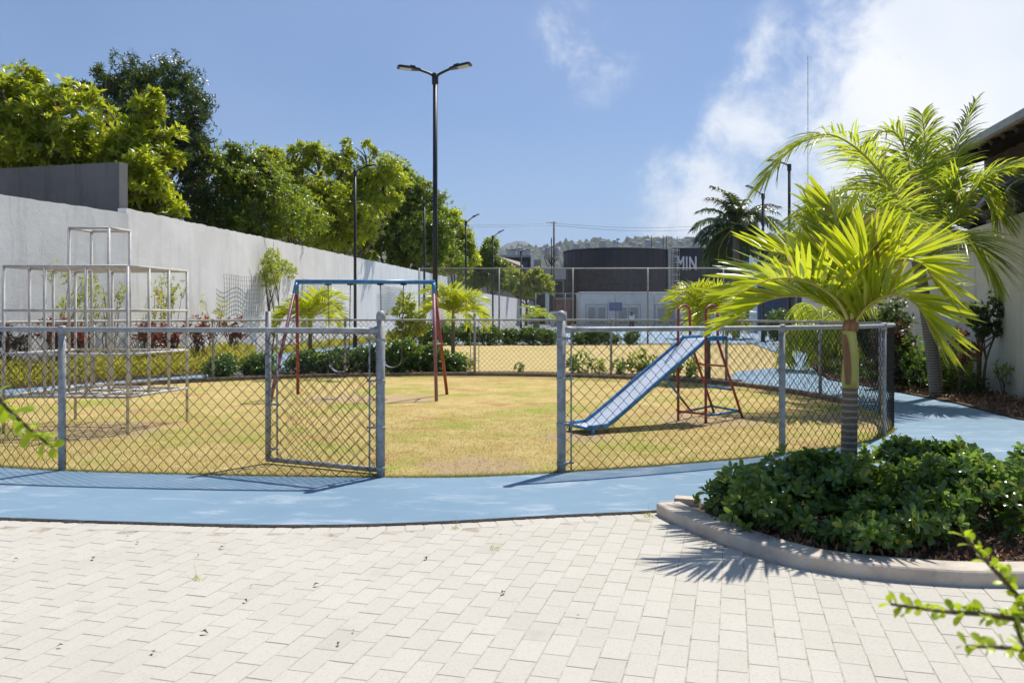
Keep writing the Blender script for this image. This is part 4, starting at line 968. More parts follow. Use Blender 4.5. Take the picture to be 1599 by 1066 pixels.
for i, (px, d, hh, sp, nn_) in enumerate(wp):
    g = np.random.default_rng(150 + i); x = wx(d) + .28; d2 = d
    x = max(x, (px - 800) * d / F); b = np.array((x, d, .02)); root = thing('wall_plant', tuple(b), ['leggy yellow leaved plant trained up the wall at the far left', 'thin bare stemmed plant on the wall with a small leaf tuft', 'upright leggy plant on the wall behind the climbing frame middle', 'leaning leggy plant on the wall behind the tower', 'tallest leggy plant on the wall, seen through the right side of the climbing frame', 'short leggy plant on the bare wall right of the climbing frame', 'low thin plant at the wall foot behind the near corner upright'][i], 'plant', 'leggy plants on the left wall')
    mb = MB(); cs = []
    for q in range(7):
        e = b + np.array((g.uniform(-.10, .15), g.uniform(-1, 1) * sp * 1.4, 0)) + np.array((0, 0, hh * g.uniform(.6, 1)))
        e[0] = x + g.uniform(-.05, .2) + (e[1] - d) * .12; e2 = e + np.array(((e[1] - d) * .1, 0, 0)); mid = b * .5 + e * .5 + g.normal(size=3) * (.04, .15, .05)
        mb.tube(spline([b, mid, e], 4), np.linspace(.012, .004, 9), 5)
        for w in range(nn_ // 3): cs.append(e + g.normal(size=3) * (.05, .12, .14))
    mb.build('stems', 'twig', root, True); cs = np.array(cs); m2 = MB(); rosettes(m2, cs, g.normal(size=cs.shape) + (0, 0, .8), 5, .10, .035, 1.1, .4, g); m2.build('foliage', 'lf_weed' if i % 2 else 'lf_light', root)
# wire trellis panels and the climber
def trellis(d0, d1, z0, z1, label):
    mb = MB()
    for q in np.linspace(0, 1, int((d1 - d0) / .13) + 1): d = d0 + (d1 - d0) * q; x = wx(d) + .10 + .03 * math.sin(q * 9); mb.tube([(x, d, z0), (x + .02, d + .01, (z0 + z1) / 2), (x, d, z1)], .0055, 4, False)
    for z in np.linspace(z0, z1, int((z1 - z0) / .13) + 1):
        mb.tube([(wx(d) + .10 + .03 * math.sin((d - d0) / (d1 - d0) * 9), d, z + .012 * math.sin(d * 3 + z * 2)) for d in np.linspace(d0, d1, 12)], .005, 4, False)
    return tag(mb.build('wire_trellis', 'wirefar'), label, 'trellis')
trellis(24.0, 26.3, 1.28, 2.5, 'square mesh wire panel on the white wall below the climbing vine')
trellis(30.0, 33.0, 1.2, 2.6, 'square mesh wire panel on the white wall behind the left small palm')
trellis(39.8, 44.0, 1.3, 2.7, 'square mesh wire panel on the white wall behind the pale sapling')
g = np.random.default_rng(171); d = 26.8; x = wx(d) + .3
v_ = shrub('climbing_vine', (x, d, .02), [(x, d, 2.55, .32, .60, .42), (x, d + 1.2, 2.95, .25, .75, .30), (x, d + .3, 3.2, .15, .7, .35), (x + .05, d + 2.4, 2.85, .15, .5, .25), (x, d - .3, 3.0, .2, .4, .3)], 400, 5, .10, .05, 'lf_light', 'bright green leafy vine climbing high up the white wall', cat='vine', g=g, stems=4, sr=.02, shell=.25)
mb = MB()
for q in range(9):
    e = np.array((x - .1, d + g.uniform(-1.0, 1.2), g.uniform(2.9, 3.85))); mb.tube(spline([(x, d, 2.6), ((x + e[0]) / 2, (d + e[1]) / 2 + .1, (2.6 + e[2]) / 2), e], 4), .007, 4)
mb.build('tendrils', 'twig', v_)

# ------------------------------------------------------------------ right bed
g = np.random.default_rng(181)
rb_ = [(6.75, 14.6, 1.25, 'lf_brown', 'tall bronze leaved bush right behind the fence corner'), (7.05, 14.2, 1.0, 'lf_shrub', 'green leaved bush low in front of the bronze bush in the right bed'), (7.3, 15.6, 1.6, 'lf_dark', 'dark tall bush by the right wall beneath the coconut fronds'), (7.35, 13.6, .8, 'lf_light', 'small pale leaved bush at the path edge of the right bed'), (7.75, 16.8, 1.7, 'lf_dark', 'dark leafy bush deep in the right bed behind the coconut trunk')]
for i, (x, y, h_, mt, lab) in enumerate(rb_):
    shrub('bed_bush', (x, y, .03), [(x, y, h_ * .62, .34, .32, h_ * .38), (x + .1, y, h_ * .35, .3, .28, h_ * .3)], 230 if h_ > 1 else 110, 6, .12, .05, mt, lab, g=np.random.default_rng(190 + i), stems=8, sr=.012)
x, y = 7.62, 13.35
shrub('small_tree', (x, y, .03), [W(1527, 492, y).to_tuple() + (.20, .2, .18), W(1560, 475, y).to_tuple() + (.20, .2, .18), W(1545, 515, y).to_tuple() + (.24, .2, .15), W(1572, 500, y).to_tuple() + (.14, .16, .18)], 210, 7, .085, .034, 'lf_dark', 'small leafy tree with slender forked stems against the right wall', cat='tree', g=np.random.default_rng(201), stems=4, sr=.020, shell=.2)
x, y = 7.02, 12.9
shrub('croton', (x, y, .03), [(x, y, .95, .16, .14, .12), (x + .15, y, .75, .12, .12, .12)], 24, 6, .15, .05, 'lf_red', 'small reddish leaved plant between the hanging fronds and the right wall', g=np.random.default_rng(203), stems=4)
x, y = 8.0, 13.3
shrub('sapling', (7.75, 12.9, .03), [(7.75, 12.9, .42, .18, .14, .14)], 14, 5, .12, .03, 'lf_mid', 'tiny sprig at the foot of the right wall', cat='plant', g=np.random.default_rng(204), stems=4, sr=.006)

# ------------------------------------------------------------------ lamps
def lamp_post(x, y, h, heads, label, r=.062, yaw=0.0):
    root = thing('street_lamp', (x, y, 0), label, 'street lamp', 'black street lamps along the path')
    mb = MB(); mb.tube([(x, y, 0), (x, y, h * .5), (x, y, h)], [r, r * .92, r * .85], 14); mb.tube([(x, y, h - .22), (x, y, h - .2), (x, y, h + .04), (x, y, h + .06)], [r * .9, r * 1.25, r * 1.25, r * .6], 14); mb.build('pole', 'black', root, True)
    mb = MB(); mb.box((-.16, -.16, 0), (.16, .16, .03), c=(x, y, .0)); mb.tube([(x, y, .02), (x, y, .10), (x, y, .5), (x, y, .52)], [r * 1.9, r * 1.45, r * 1.35, r], 12); mb.build('base', 'black', root)
    for az, tilt in heads:
        h_ = np.array((math.cos(az), math.sin(az), 0)); a = np.array((x, y, h - .05)); L_ = .36; c1 = a + h_ * .12 + (0, 0, .08); c2 = a + h_ * L_ + (0, 0, .15 + tilt * .2)
        mb = MB(); mb.tube(spline([a, c1, c2], 5), [.038] * 4 + [.032] * 7, 8); arm = mb.build('arm', 'black', root, True)
        dn = unit(np.array((*(h_[:2]), tilt * .8 + .06))); sd_ = np.array((-h_[1], h_[0], 0)); up = np.cross(dn, sd_) * -1
        if up[2] < 0: up = -up
        def q(a_, b_, c_): return tuple(c2 + dn * a_ + sd_ * b_ + up * c_)
        mb = MB(); ring = [(0, .045), (.14, .085), (.28, .12), (.48, .12), (.53, .09)]
        V = []
        for a_, w_ in ring: V += [q(a_, -w_, -.02), q(a_, w_, -.02), q(a_, w_ * .85, .035 if a_ < .5 else .02), q(a_, -w_ * .85, .035 if a_ < .5 else .02)]
        F_ = [(k * 4 + e, k * 4 + (e + 1) % 4, k * 4 + 4 + (e + 1) % 4, k * 4 + 4 + e) for k in range(4) for e in range(4)] + [(3, 2, 1, 0), (16, 17, 18, 19)]
        mb.add(V, F_); mb.add([q(.1, -.05, .03), q(.26, -.06, .03), q(.26, .06, .03), q(.1, .05, .03), q(.12, -.04, .075), q(.24, -.05, .075), q(.24, .05, .075), q(.12, .04, .075)], [(4, 5, 6, 7), (0, 1, 5, 4), (1, 2, 6, 5), (2, 3, 7, 6), (3, 0, 4, 7)])
        hd = mb.build('lamp_head', 'black', root)
        mb = MB(); mb.add([q(.2, -.09, -.024), q(.47, -.10, -.024), q(.47, .10, -.024), q(.2, .09, -.024)], [(0, 1, 2, 3)]); mb.build('lens', 'lens', hd)
    return root
def LX(px, d): return (px - 800) * d / F
LH = 6.95
def lab_d(top): return (LH - EYE) * F / (HZ - top)
lamp_post(LX(680, lab_d(118)), lab_d(118), LH, [(R(195), .0), (R(-14), .12)], 'tall black lamp post with two arms, standing behind the right swing legs', .062)
lamp_post(LX(555, 32.3), 32.3, 6.95, [(R(-12), .12)], 'black single arm lamp post in front of the white wall between the swings')
lamp_post(LX(663, 41.5), 41.5, LH, [(R(-30), .2)], 'black lamp post partly lost in the tree behind the double lamp')
lamp_post(LX(728, 50), 50, LH, [(R(-10), .55)], 'black lamp post in front of the last light green tree', .07)
lamp_post(LX(770, 59.5), 59.5, LH, [(R(-10), .55)], 'black lamp post in front of the slender tree by the tiled roof', .07)
lamp_post(LX(814, 74), 74, LH, [(R(180), .02), (R(0), .02)], 'farthest black lamp post, before the dark flat roofed building', .07)
lamp_post(LX(1233, 31.0), 31.0, LH, [(R(190), .05)], 'black lamp post rising behind the coconut palm fronds')
lamp_post(LX(1192, 38.6), 38.6, LH, [(R(190), .45)], 'black lamp post just right of the dark royal palm', .07)

# ------------------------------------------------------------------ court netting
def tall_fence(x0, x1, d, h, xs, a, r, label, pr=.04):
    root = thing('court_fence', ((x0 + x1) / 2, d, 0), label, 'fence')
    mb = MB(); mb.tube([(x0, d, h), (x1, d, h)], pr * .75, 8); mb.build('top_rail', 'steel', root, True)
    for x in xs:
        mb = MB(); mb.tube([(x, d, -.02), (x, d, h + .02)], pr, 10); mb.build('post', 'steel', root, True)
    chain_link([(x0, d), (x1, d)], .03, h, a, a, r, bulge=.006).build('wire_mesh', 'wirefar', root)
    return root
tf = tall_fence(LX(655, 37), LX(1245, 37), 37, 3.39, [LX(p_, 37) for p_ in (655, 780, 895, 1012, 1130, 1244)], .0425, .0045, 'tall chain link netting fence on the near side of the court')
tall_fence(LX(836, 80), LX(1170, 80), 80, 3.32, [LX(p_, 80) for p_ in (837, 883, 962, 1022, 1085, 1150)], .085, .0055, 'tall netting fence on the far side of the court in front of the white building', .05)
mb = MB(); mb.tube([(LX(717, 36.9), 36.9, 1.7), (LX(790, 36.9), 36.9, .02)], .02, 6); mb.build('brace', 'steel', tf)
# blue sign hung on the far netting
sg_ = thing('sign', (LX(962, 79.8), 79.8, 1.6), 'blue rectangular notice board with pale lettering on the far netting', 'sign')
a_, b_ = W(952, 472.5, 79.8), W(971.5, 485, 79.8)
M['signblue'] = surf('sign_blue', (.03, .05, .22), (.04, .07, .28), 3, .5, 0)
mb = MB(); mb.box((a_.x, 79.76, b_.z), (b_.x, 79.8, a_.z)); mb.build('board', 'signblue', sg_)
mb = MB(); g = np.random.default_rng(3)
for k, z in enumerate(np.linspace(b_.z + .1, a_.z - .12, 6)):
    x = a_.x + .08
    while x < b_.x - .12: w = g.uniform(.05, .14); mb.box((x, 79.75, z), (min(x + w, b_.x - .08), 79.757, z + .035)); x += w + .05
mb.build('lettering', 'letter', sg_)

# ------------------------------------------------------------------ far buildings
M['bwhite'] = surf('painted_wall', (.74, .78, .76), (.82, .85, .83), .4, .8, .05, c3=(.50, .53, .52), s3=1)
M['louver'] = surf('louver_grey', (.36, .38, .38), (.44, .46, .46), 2, .6, 0)
M['bgrey'] = surf('grey_building', (.26, .27, .28), (.33, .34, .35), .4, .8, .05)
M['roof'] = surf('tile_roof', (.27, .22, .18), (.36, .30, .25), 1.5, .85, .3, 6)
M['terra'] = surf('terracotta', (.30, .13, .09), (.38, .18, .13), 1.0, .85, .1)
M['glassd'] = surf('dark_glass', (.02, .025, .03), (.04, .05, .06), 1, .12, 0)
M['beige'] = surf('beige_wall', (.42, .38, .32), (.5, .46, .4), .5, .85, .05)
wb = thing('utility_building', (15, 92, 0), 'low white utility building with louvred doors below the dark tank', 'building')
x0, x1 = LX(908, 90), LX(1190, 90); zt = W(0, 457, 90).z
mb = MB(); mb.box((x0, 90, 0), (x1, 97, zt)); mb.build('wall', 'bwhite', wb)
mb = MB(); mb.box((x0 - .12, 89.85, zt), (x1 + .1, 97.1, zt + .12)); mb.build('roof_edge', 'bwhite', wb)
for pa, pb in ((916, 949), (963, 1000), (1024, 1058), (1080, 1114)):
    fx0, fx1 = LX(pa, 90), LX(pb, 90); ztop = W(0, 476, 90).z; dr = thing('louvred_door', ((fx0 + fx1) / 2, 90, 0), None, None); dr.parent = wb; 
    dr.location = ((fx0 + fx1) / 2 - 15, -2, 0)
    mb = MB(); mb.box((fx0 - .06, 89.93, 0), (fx0, 89.998, ztop)); mb.box((fx1, 89.93, 0), (fx1 + .06, 89.998, ztop)); mb.box((fx0, 89.93, ztop), (fx1, 89.998, ztop + .06)); mb.box(((fx0 + fx1) / 2 - .03, 89.94, 0), ((fx0 + fx1) / 2 + .03, 89.998, ztop - .002))
    mb.build('door_frame', 'louver', dr)
    mb = MB()
    for s0, s1 in ((fx0 + .22, (fx0 + fx1) / 2 - .16), ((fx0 + fx1) / 2 + .16, fx1 - .22)):
        for z in np.arange(.25, ztop - .3, .13): mb.add([(s0, 89.992, z), (s1, 89.992, z), (s1, 89.94, z + .02), (s0, 89.94, z + .02), (s0, 89.992, z + .10), (s1, 89.992, z + .10)], [(0, 1, 2, 3), (3, 2, 5, 4)])
    mb.build('louvres', 'louver', dr)
# water tank
tk = thing('water_tank', (LX(964, 113), 113, 0), 'large dark round water tank with a ladder on its right side', 'water tank')
cx, cy, rt = LX(964, 113), 113, 7.35; zt = W(0, 387, 105.8).z
mb = MB(); th = np.linspace(0, 2 * math.pi, 97)[:-1]; rad = rt + .035 * (np.arange(96) % 2)
for za, zb in ((0, zt),):
    V = np.r_[np.c_[cx + rad * np.cos(th), cy + rad * np.sin(th), np.full(96, za)], np.c_[cx + rad * np.cos(th), cy + rad * np.sin(th), np.full(96, zb)]]
    mb.add(V, [(i, (i + 1) % 96, 96 + (i + 1) % 96, 96 + i) for i in range(96)])
mb.build('shell', 'darkmetal', tk)
mb = MB()
for z in (zt, zt - .12, zt * .52, zt * .27): mb.tube([(cx + (rt + .07) * math.cos(q), cy + (rt + .07) * math.sin(q), z) for q in np.linspace(0, 2 * math.pi, 65)], .05, 5, False)
mb.build('ring', 'darkmetal', tk)
mb = MB(); V = [(cx, cy, zt + .45)] + [(cx + rt * math.cos(q), cy + rt * math.sin(q), zt) for q in th]; mb.add(V, [(0, 1 + i, 1 + (i + 1) % 96) for i in range(96)]); mb.build('lid', 'darkmetal', tk)
mb = MB(); mb.box((LX(957, 107), 106.8, zt), (LX(966, 107), 107.8, zt + .45)); mb.build('hatch', 'bwhite', tk)
mb = MB(); lx, ly = LX(1054, 109), 109; 
for dx in (-.35, .35): mb.tube([(lx + dx, ly, 0), (lx + dx, ly, zt + 1.8)], .05, 5)
for z in np.arange(.4, zt + 1.5, .35): mb.tube([(lx - .35, ly, z), (lx + .35, ly, z)], .025, 4)
for z in np.arange(2.5, zt + 1.7, .8):
    mb.tube([(lx + .6 * math.cos(q), ly - .1 - .6 * math.sin(q), z) for q in np.linspace(0, math.pi, 9)], .03, 4, False)
for q in np.linspace(.3, math.pi - .3, 4): mb.tube([(lx + .6 * math.cos(q), ly - .1 - .6 * math.sin(q), 2.5), (lx + .6 * math.cos(q), ly - .1 - .6 * math.sin(q), zt + 1.6)], .025, 4)
mb.tube([(lx - .75, ly, 0), (lx - .75, ly, zt)], .2, 8); mb.build('caged_ladder', 'louver', tk)
for px in (1018, 1036, 1041): mb = MB(); mb.tube([(LX(px, 110), 110, zt - .2), (LX(px, 110), 110, zt + 2.0)], .05, 5); mb.build('antenna', 'darkmetal', tk)
mb = MB(); mb.tube([(LX(965, 110), 110, zt + .4), (LX(965, 110), 110, zt + 1.5)], .04, 5); mb.box((LX(963, 110), 109.9, zt + 1.4), (LX(968, 110), 110.1, zt + 1.55)); mb.build('antenna', 'darkmetal', tk)
# lettered dark building
lb = thing('storage_building', (25, 120, 0), 'black clad building with large white letters on its front', 'building')
zt2 = W(0, 390, 118).z; mb = MB(); mb.box((LX(1052, 118), 118, 0), (LX(1260, 118), 134, zt2)); mb.build('wall', 'darkmetal', lb)
mb = MB(); mb.box((LX(1052, 118) - .1, 117.8, zt2), (LX(1260, 118) + .1, 134.1, zt2 + .25)); mb.build('roof_edge', 'darkmetal', lb)
mb = MB()
for k in range(14): z = .6 + k * .72; mb.box((LX(1053, 118), 117.96, z), (LX(1259, 118), 117.998, z + .04))
mb.build('cladding_seams', 'black', lb)
tcu = bpy.data.curves.new('letters', 'FONT'); tcu.body = 'MIN'; tcu.size = 2.7; tcu.extrude = .06; tcu.offset = .07; tcu.space_character = 1.1
tmp = bpy.data.objects.new('lettering_src', tcu); C.objects.link(tmp); bpy.context.view_layer.update()
to = bpy.data.objects.new('lettering', bpy.data.meshes.new_from_object(tmp.evaluated_get(bpy.context.evaluated_depsgraph_get()))); bpy.data.objects.remove(tmp); C.objects.link(to); to.parent = lb; zl = W(0, 421, 117.9).z; to.scale = (.58, 1, 1)
to.location = (LX(1056.5, 117.9) - 25, 117.9 - 120, zl); to.rotation_euler = (R(90), 0, 0); to.data.materials.clear(); to.data.materials.append(M['letter'])
# dark flat roofed building and pale concrete frame
def building(name, label, boxes, loc):
    root = thing(name, loc, label, 'building')
    for nm, lo, hi, mt in boxes: mb = MB(); mb.box(lo, hi); mb.build(nm, mt, root)
    return root
d = 120
building('flat_roof_building', 'dark flat roofed building left of the utility pole', [('wall', (LX(775, d), d, 0), (LX(829, d), d + 10, W(0, 402, d).z), 'darkmetal'), ('parapet', (LX(774, d), d - .3, W(0, 402, d).z), (LX(831, d), d + 10.3, W(0, 398.5, d).z), 'bgrey'),
    ('window', (LX(806, d), d - .1, W(0, 445, d).z), (LX(824, d), d - .01, W(0, 408, d).z), 'glassd'), ('column', (LX(829.3, d), d - .5, 0), (LX(834, d), d + .5, W(0, 398, d).z), 'bwhite'), ('side_wing', (LX(834.3, d), d + 2, 0), (LX(846, d), d + 8, W(0, 404, d).z), 'beige')], (LX(805, d), d, 0))
d = 104
building('carport', 'pale concrete carport with a wide beam and white column beside the tank', [('beam', (LX(822, d), d, W(0, 436, d).z), (LX(884, d), d + 6, W(0, 419, d).z), 'bgrey'), ('column', (LX(852, d), d - .2, 0), (LX(858, d), d + .3, W(0, 436.3, d).z), 'bwhite'), ('column', (LX(823, d), d, 0), (LX(826, d), d + .5, W(0, 436.3, d).z), 'bgrey'),
    ('back_wall', (LX(822, d), d + 5.9, 0), (LX(884, d), d + 6.2, W(0, 436.3, d).z), 'darkmetal')], (LX(850, d), d, 0))
d = 96
building('terracotta_hut', 'small terracotta walled hut at the left foot of the tank', [('wall', (LX(869, d), d, 0), (LX(892, d), d + 3, W(0, 467.5, d).z), 'terra'), ('roof', (LX(868, d), d - .2, W(0, 467.4, d).z), (LX(893.5, d), d + 3.2, W(0, 465, d).z), 'beige')], (LX(880, d), d, 0))
d = 84
building('meter_cabinet', 'low white cabinet wall near the right gate post', [('body', (LX(860, d), d, 0), (LX(886, d), d + .5, W(0, 486, d).z), 'bwhite'), ('door', (LX(866, d), d - .03, .1), (LX(880, d), d - .005, W(0, 489, d).z), 'louver')], (LX(873, d), d, 0))
# tiled roof house
hr = thing('tiled_house', (LX(780, 105), 105, 0), 'house with a sloping brown tiled roof behind the slender tree', 'house')
A = [W(742, 390, 108), W(766, 395, 104), W(818, 417, 104), W(812, 409, 112)]
mb = MB(); top = [tuple(p_) for p_ in A]; bot = [(p_.x, p_.y, p_.z - .25) for p_ in A]; mb.add(top + bot, [(0, 1, 2, 3), (4, 7, 6, 5), (0, 4, 5, 1), (1, 5, 6, 2), (2, 6, 7, 3), (3, 7, 4, 0)]); mb.build('roof', 'roof', hr)
mb = MB(); mb.box((LX(750, 106), 106, 0), (LX(806, 106), 111, W(0, 418, 106).z)); mb.build('wall', 'beige', hr)
for pa in (760, 782): mb = MB(); mb.box((LX(pa, 106), 105.9, W(0, 445, 106).z), (LX(pa + 10, 106), 105.99, W(0, 425, 106).z)); mb.build('window', 'glassd', hr)
# utility pole
up_ = thing('utility_pole', (LX(866, 97), 97, 0), 'wooden utility pole with transformers and cables before the dark tank', 'utility pole')
zp = W(0, 346, 97).z; M['wood'] = surf('weathered_wood', (.16, .13, .10), (.24, .20, .16), 3, .9, .2)
mb = MB(); mb.tube([(LX(866, 97), 97, 0), (LX(865.5, 97), 97, zp)], [.17, .11], 8); mb.build('pole', 'wood', up_, True)
mb = MB(); mb.tube([(LX(862, 97), 97, 0), (LX(861.5, 97), 97, W(0, 371, 97).z)], .07, 6); mb.build('riser_pipe', 'black', up_, True)
for px in (855, 870.5): mb = MB(); mb.tube([(LX(px, 97), 96.7, W(0, 400, 97).z), (LX(px, 97), 96.7, W(0, 386, 97).z)], .32, 12); mb.build('transformer', 'bgrey', up_, True)
mb = MB(); mb.box((LX(850, 97), 96.95, W(0, 386, 97).z), (LX(875, 97), 97.05, W(0, 385, 97).z)); mb.box((LX(853, 97), 96.95, W(0, 348, 97).z), (LX(870, 97), 97.02, W(0, 347.2, 97).z)); mb.build('crossarm', 'wood', up_)
mb = MB()
for k, (p0, p1) in enumerate(((852, 872), (856, 868), (850, 864))): mb.tube(spline([W(p0, 400, 97), W((p0 + p1) / 2, 412 + k * 2, 96.6), W(p1, 402, 97)], 5), .05, 4)
mb.build('cables', 'black', up_)
for k, (py0, py1) in enumerate(((349, 351), (352, 356))):
    mb = MB(); mb.tube(spline([W(500, py0 - 14, 90), W(690, py0 + 2, 93), W(865, py0, 97)], 8), .018, 4); mb.tube(spline([W(865, py0, 97), W(1010, py1 + 5, 110), W(1180, py1 - 2, 125)], 8), .018, 4)
    tag(mb.build('power_line', 'black'), ['upper thin overhead cable crossing the sky past the utility pole', 'lower thin overhead cable crossing the sky past the utility pole'][k], 'cable')
# radio mast
mb = MB(); dm = 230
for dx in (-.09, .09): mb.tube([W(1262, 470, dm) + Vector((dx, 0, 0)), W(1262, 88, dm) + Vector((dx, 0, 0))], .03, 4)
z0_, z1_ = W(0, 470, dm).z, W(0, 88, dm).z; xm = W(1262, 0, dm).x; zz = np.arange(z0_, z1_, 1.4)
mb.tube([(xm + (.09 if k % 2 else -.09), dm, z) for k, z in enumerate(zz)], .02, 3)
ms = thing('radio_mast', (xm, dm, z0_), 'very thin lattice radio mast rising into the clouds above the coconut palm', 'mast'); mb.build('lattice', 'black', ms)
mb = MB(); mb.tube([(xm, dm, z1_ - .2), (xm, dm, z1_ + 1.2)], .03, 4); mb.tube([(xm, dm, z1_), (xm + .9, dm, z1_), (xm + .9, dm, z1_ - 1.2)], .05, 4); mb.build('antenna', 'bgrey', ms)
# blue far kiosk and white pillar behind the right palms
building('white_pillar', 'slim white pillar seen among the palm fronds on the right', [('shaft', (LX(1173, 58), 58, 0), (LX(1183, 58), 58.4, W(0, 382, 58).z), 'bwhite'), ('cap', (LX(1172, 58), 57.9, W(0, 381.8, 58).z), (LX(1184, 58), 58.5, W(0, 378, 58).z), 'bwhite')], (LX(1178, 58), 58, 0))
M['awning'] = surf('blue_awning', (.015, .05, .12), (.02, .07, .16), 2, .6, 0)
building('blue_kiosk', 'dark blue kiosk behind the foreground palm fronds', [('wall', (LX(1186, 66), 66, 0), (LX(1260, 66), 70, W(0, 412, 66).z), 'awning'), ('roof', (LX(1184, 66), 65.5, W(0, 411.8, 66).z), (LX(1262, 66), 70.5, W(0, 402, 66).z), 'awning')], (LX(1220, 66), 66, 0))

# ------------------------------------------------------------------ roofed building and black cloth behind the right wall
M['gutter'] = surf('pale_gutter', (.36, .35, .33), (.44, .43, .40), 3, .6, .03)
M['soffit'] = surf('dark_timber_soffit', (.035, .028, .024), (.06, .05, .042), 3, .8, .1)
rh = thing('roofed_house', (9.5, 16, 0), 'dark eaved house with a pale gutter rising behind the right wall', 'house')
e0, e1 = W(1690, 127, 11.4), W(1440, 265, 18.8)
def off(v, dx, dy, dz): return (v[0] + dx, v[1] + dy, v[2] + dz)
mb = MB(); q = [e0, e1, off(e1, 5, 1, 1.6), off(e0, 5, 1, 1.6)]; mb.add([tuple(v) for v in q] + [off(v, 0, 0, -.10) for v in q], [(0, 3, 2, 1), (4, 5, 6, 7), (0, 1, 5, 4), (1, 2, 6, 5), (2, 3, 7, 6), (3, 0, 4, 7)]); mb.build('roof', 'roof', rh)
mb = MB(); dv = unit(np3(e1) - np3(e0)); prof_ = [(-.13, -.12), (-.12, 0.02), (-.10, .02), (-.02, .0), (-.02, -.12)]
V = []; 
for e in (np3(e0) - dv * .3, np3(e1) + dv * .2): V += [(e[0] + a_, e[1], e[2] + b_) for a_, b_ in prof_]
mb.add(V, [(k, (k + 1) % 5, 5 + (k + 1) % 5, 5 + k) for k in range(5)] + [(0, 1, 2, 3, 4)][:0]); mb.build('gutter', 'gutter', rh)
mb = MB()
for q_ in np.linspace(.02, .98, 14):
    p_ = np3(e0) * (1 - q_) + np3(e1) * q_; mb.tube([(p_[0] + .05, p_[1], p_[2] - .17), (p_[0] + 2.6, p_[1] + .5, p_[2] + .62)], .06, 4)
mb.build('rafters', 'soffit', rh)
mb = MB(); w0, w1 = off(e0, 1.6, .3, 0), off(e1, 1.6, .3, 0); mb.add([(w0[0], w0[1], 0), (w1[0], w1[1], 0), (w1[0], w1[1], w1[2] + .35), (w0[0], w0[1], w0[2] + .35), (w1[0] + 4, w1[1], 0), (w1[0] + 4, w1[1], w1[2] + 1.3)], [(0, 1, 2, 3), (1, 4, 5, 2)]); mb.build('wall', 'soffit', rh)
M['cloth'] = surf('black_shade_cloth', (.014, .014, .015), (.03, .03, .032), 6, .25, .5, 30, spec=.6)
V = []; nu, nv = 60, 26; g = np.random.default_rng(77)
tp0, tp1 = W(1680, 225, 11.0), W(1495, 296, 15.0); bt0, bt1 = Vector((tp0.x - .1, tp0.y, 2.86)), Vector((tp1.x - .05, tp1.y, 2.86))
for i in range(nu):
    for j in range(nv):
        a_, b_ = i / (nu - 1), j / (nv - 1); p_ = (tp0 * (1 - a_) + tp1 * a_) * b_ + (bt0 * (1 - a_) + bt1 * a_) * (1 - b_)
        w_ = .16 * math.sin(a_ * 23 + b_ * 4) * (.3 + b_) + .06 * math.sin(a_ * 51 + b_ * 9 + 1) * b_ + .05 * math.sin(b_ * 13 + a_ * 8)
        sag = -.10 * math.sin(a_ * math.pi * 2.2) ** 2 * b_; back = .45 * max(0, b_ - .75) * 2
        V.append((p_.x + .28 + w_ * .9 - .30 * math.sin(b_ * math.pi * .9) + back, p_.y, p_.z + sag + w_ * .2))
mb = MB(); mb.add(V, [(i * nv + j, i * nv + j + 1, (i + 1) * nv + j + 1, (i + 1) * nv + j) for i in range(nu - 1) for j in range(nv - 1)])
tag(mb.build('black_cloth', 'cloth', smooth=True), 'crumpled black shade cloth draped over a rail above the right wall', 'cloth')

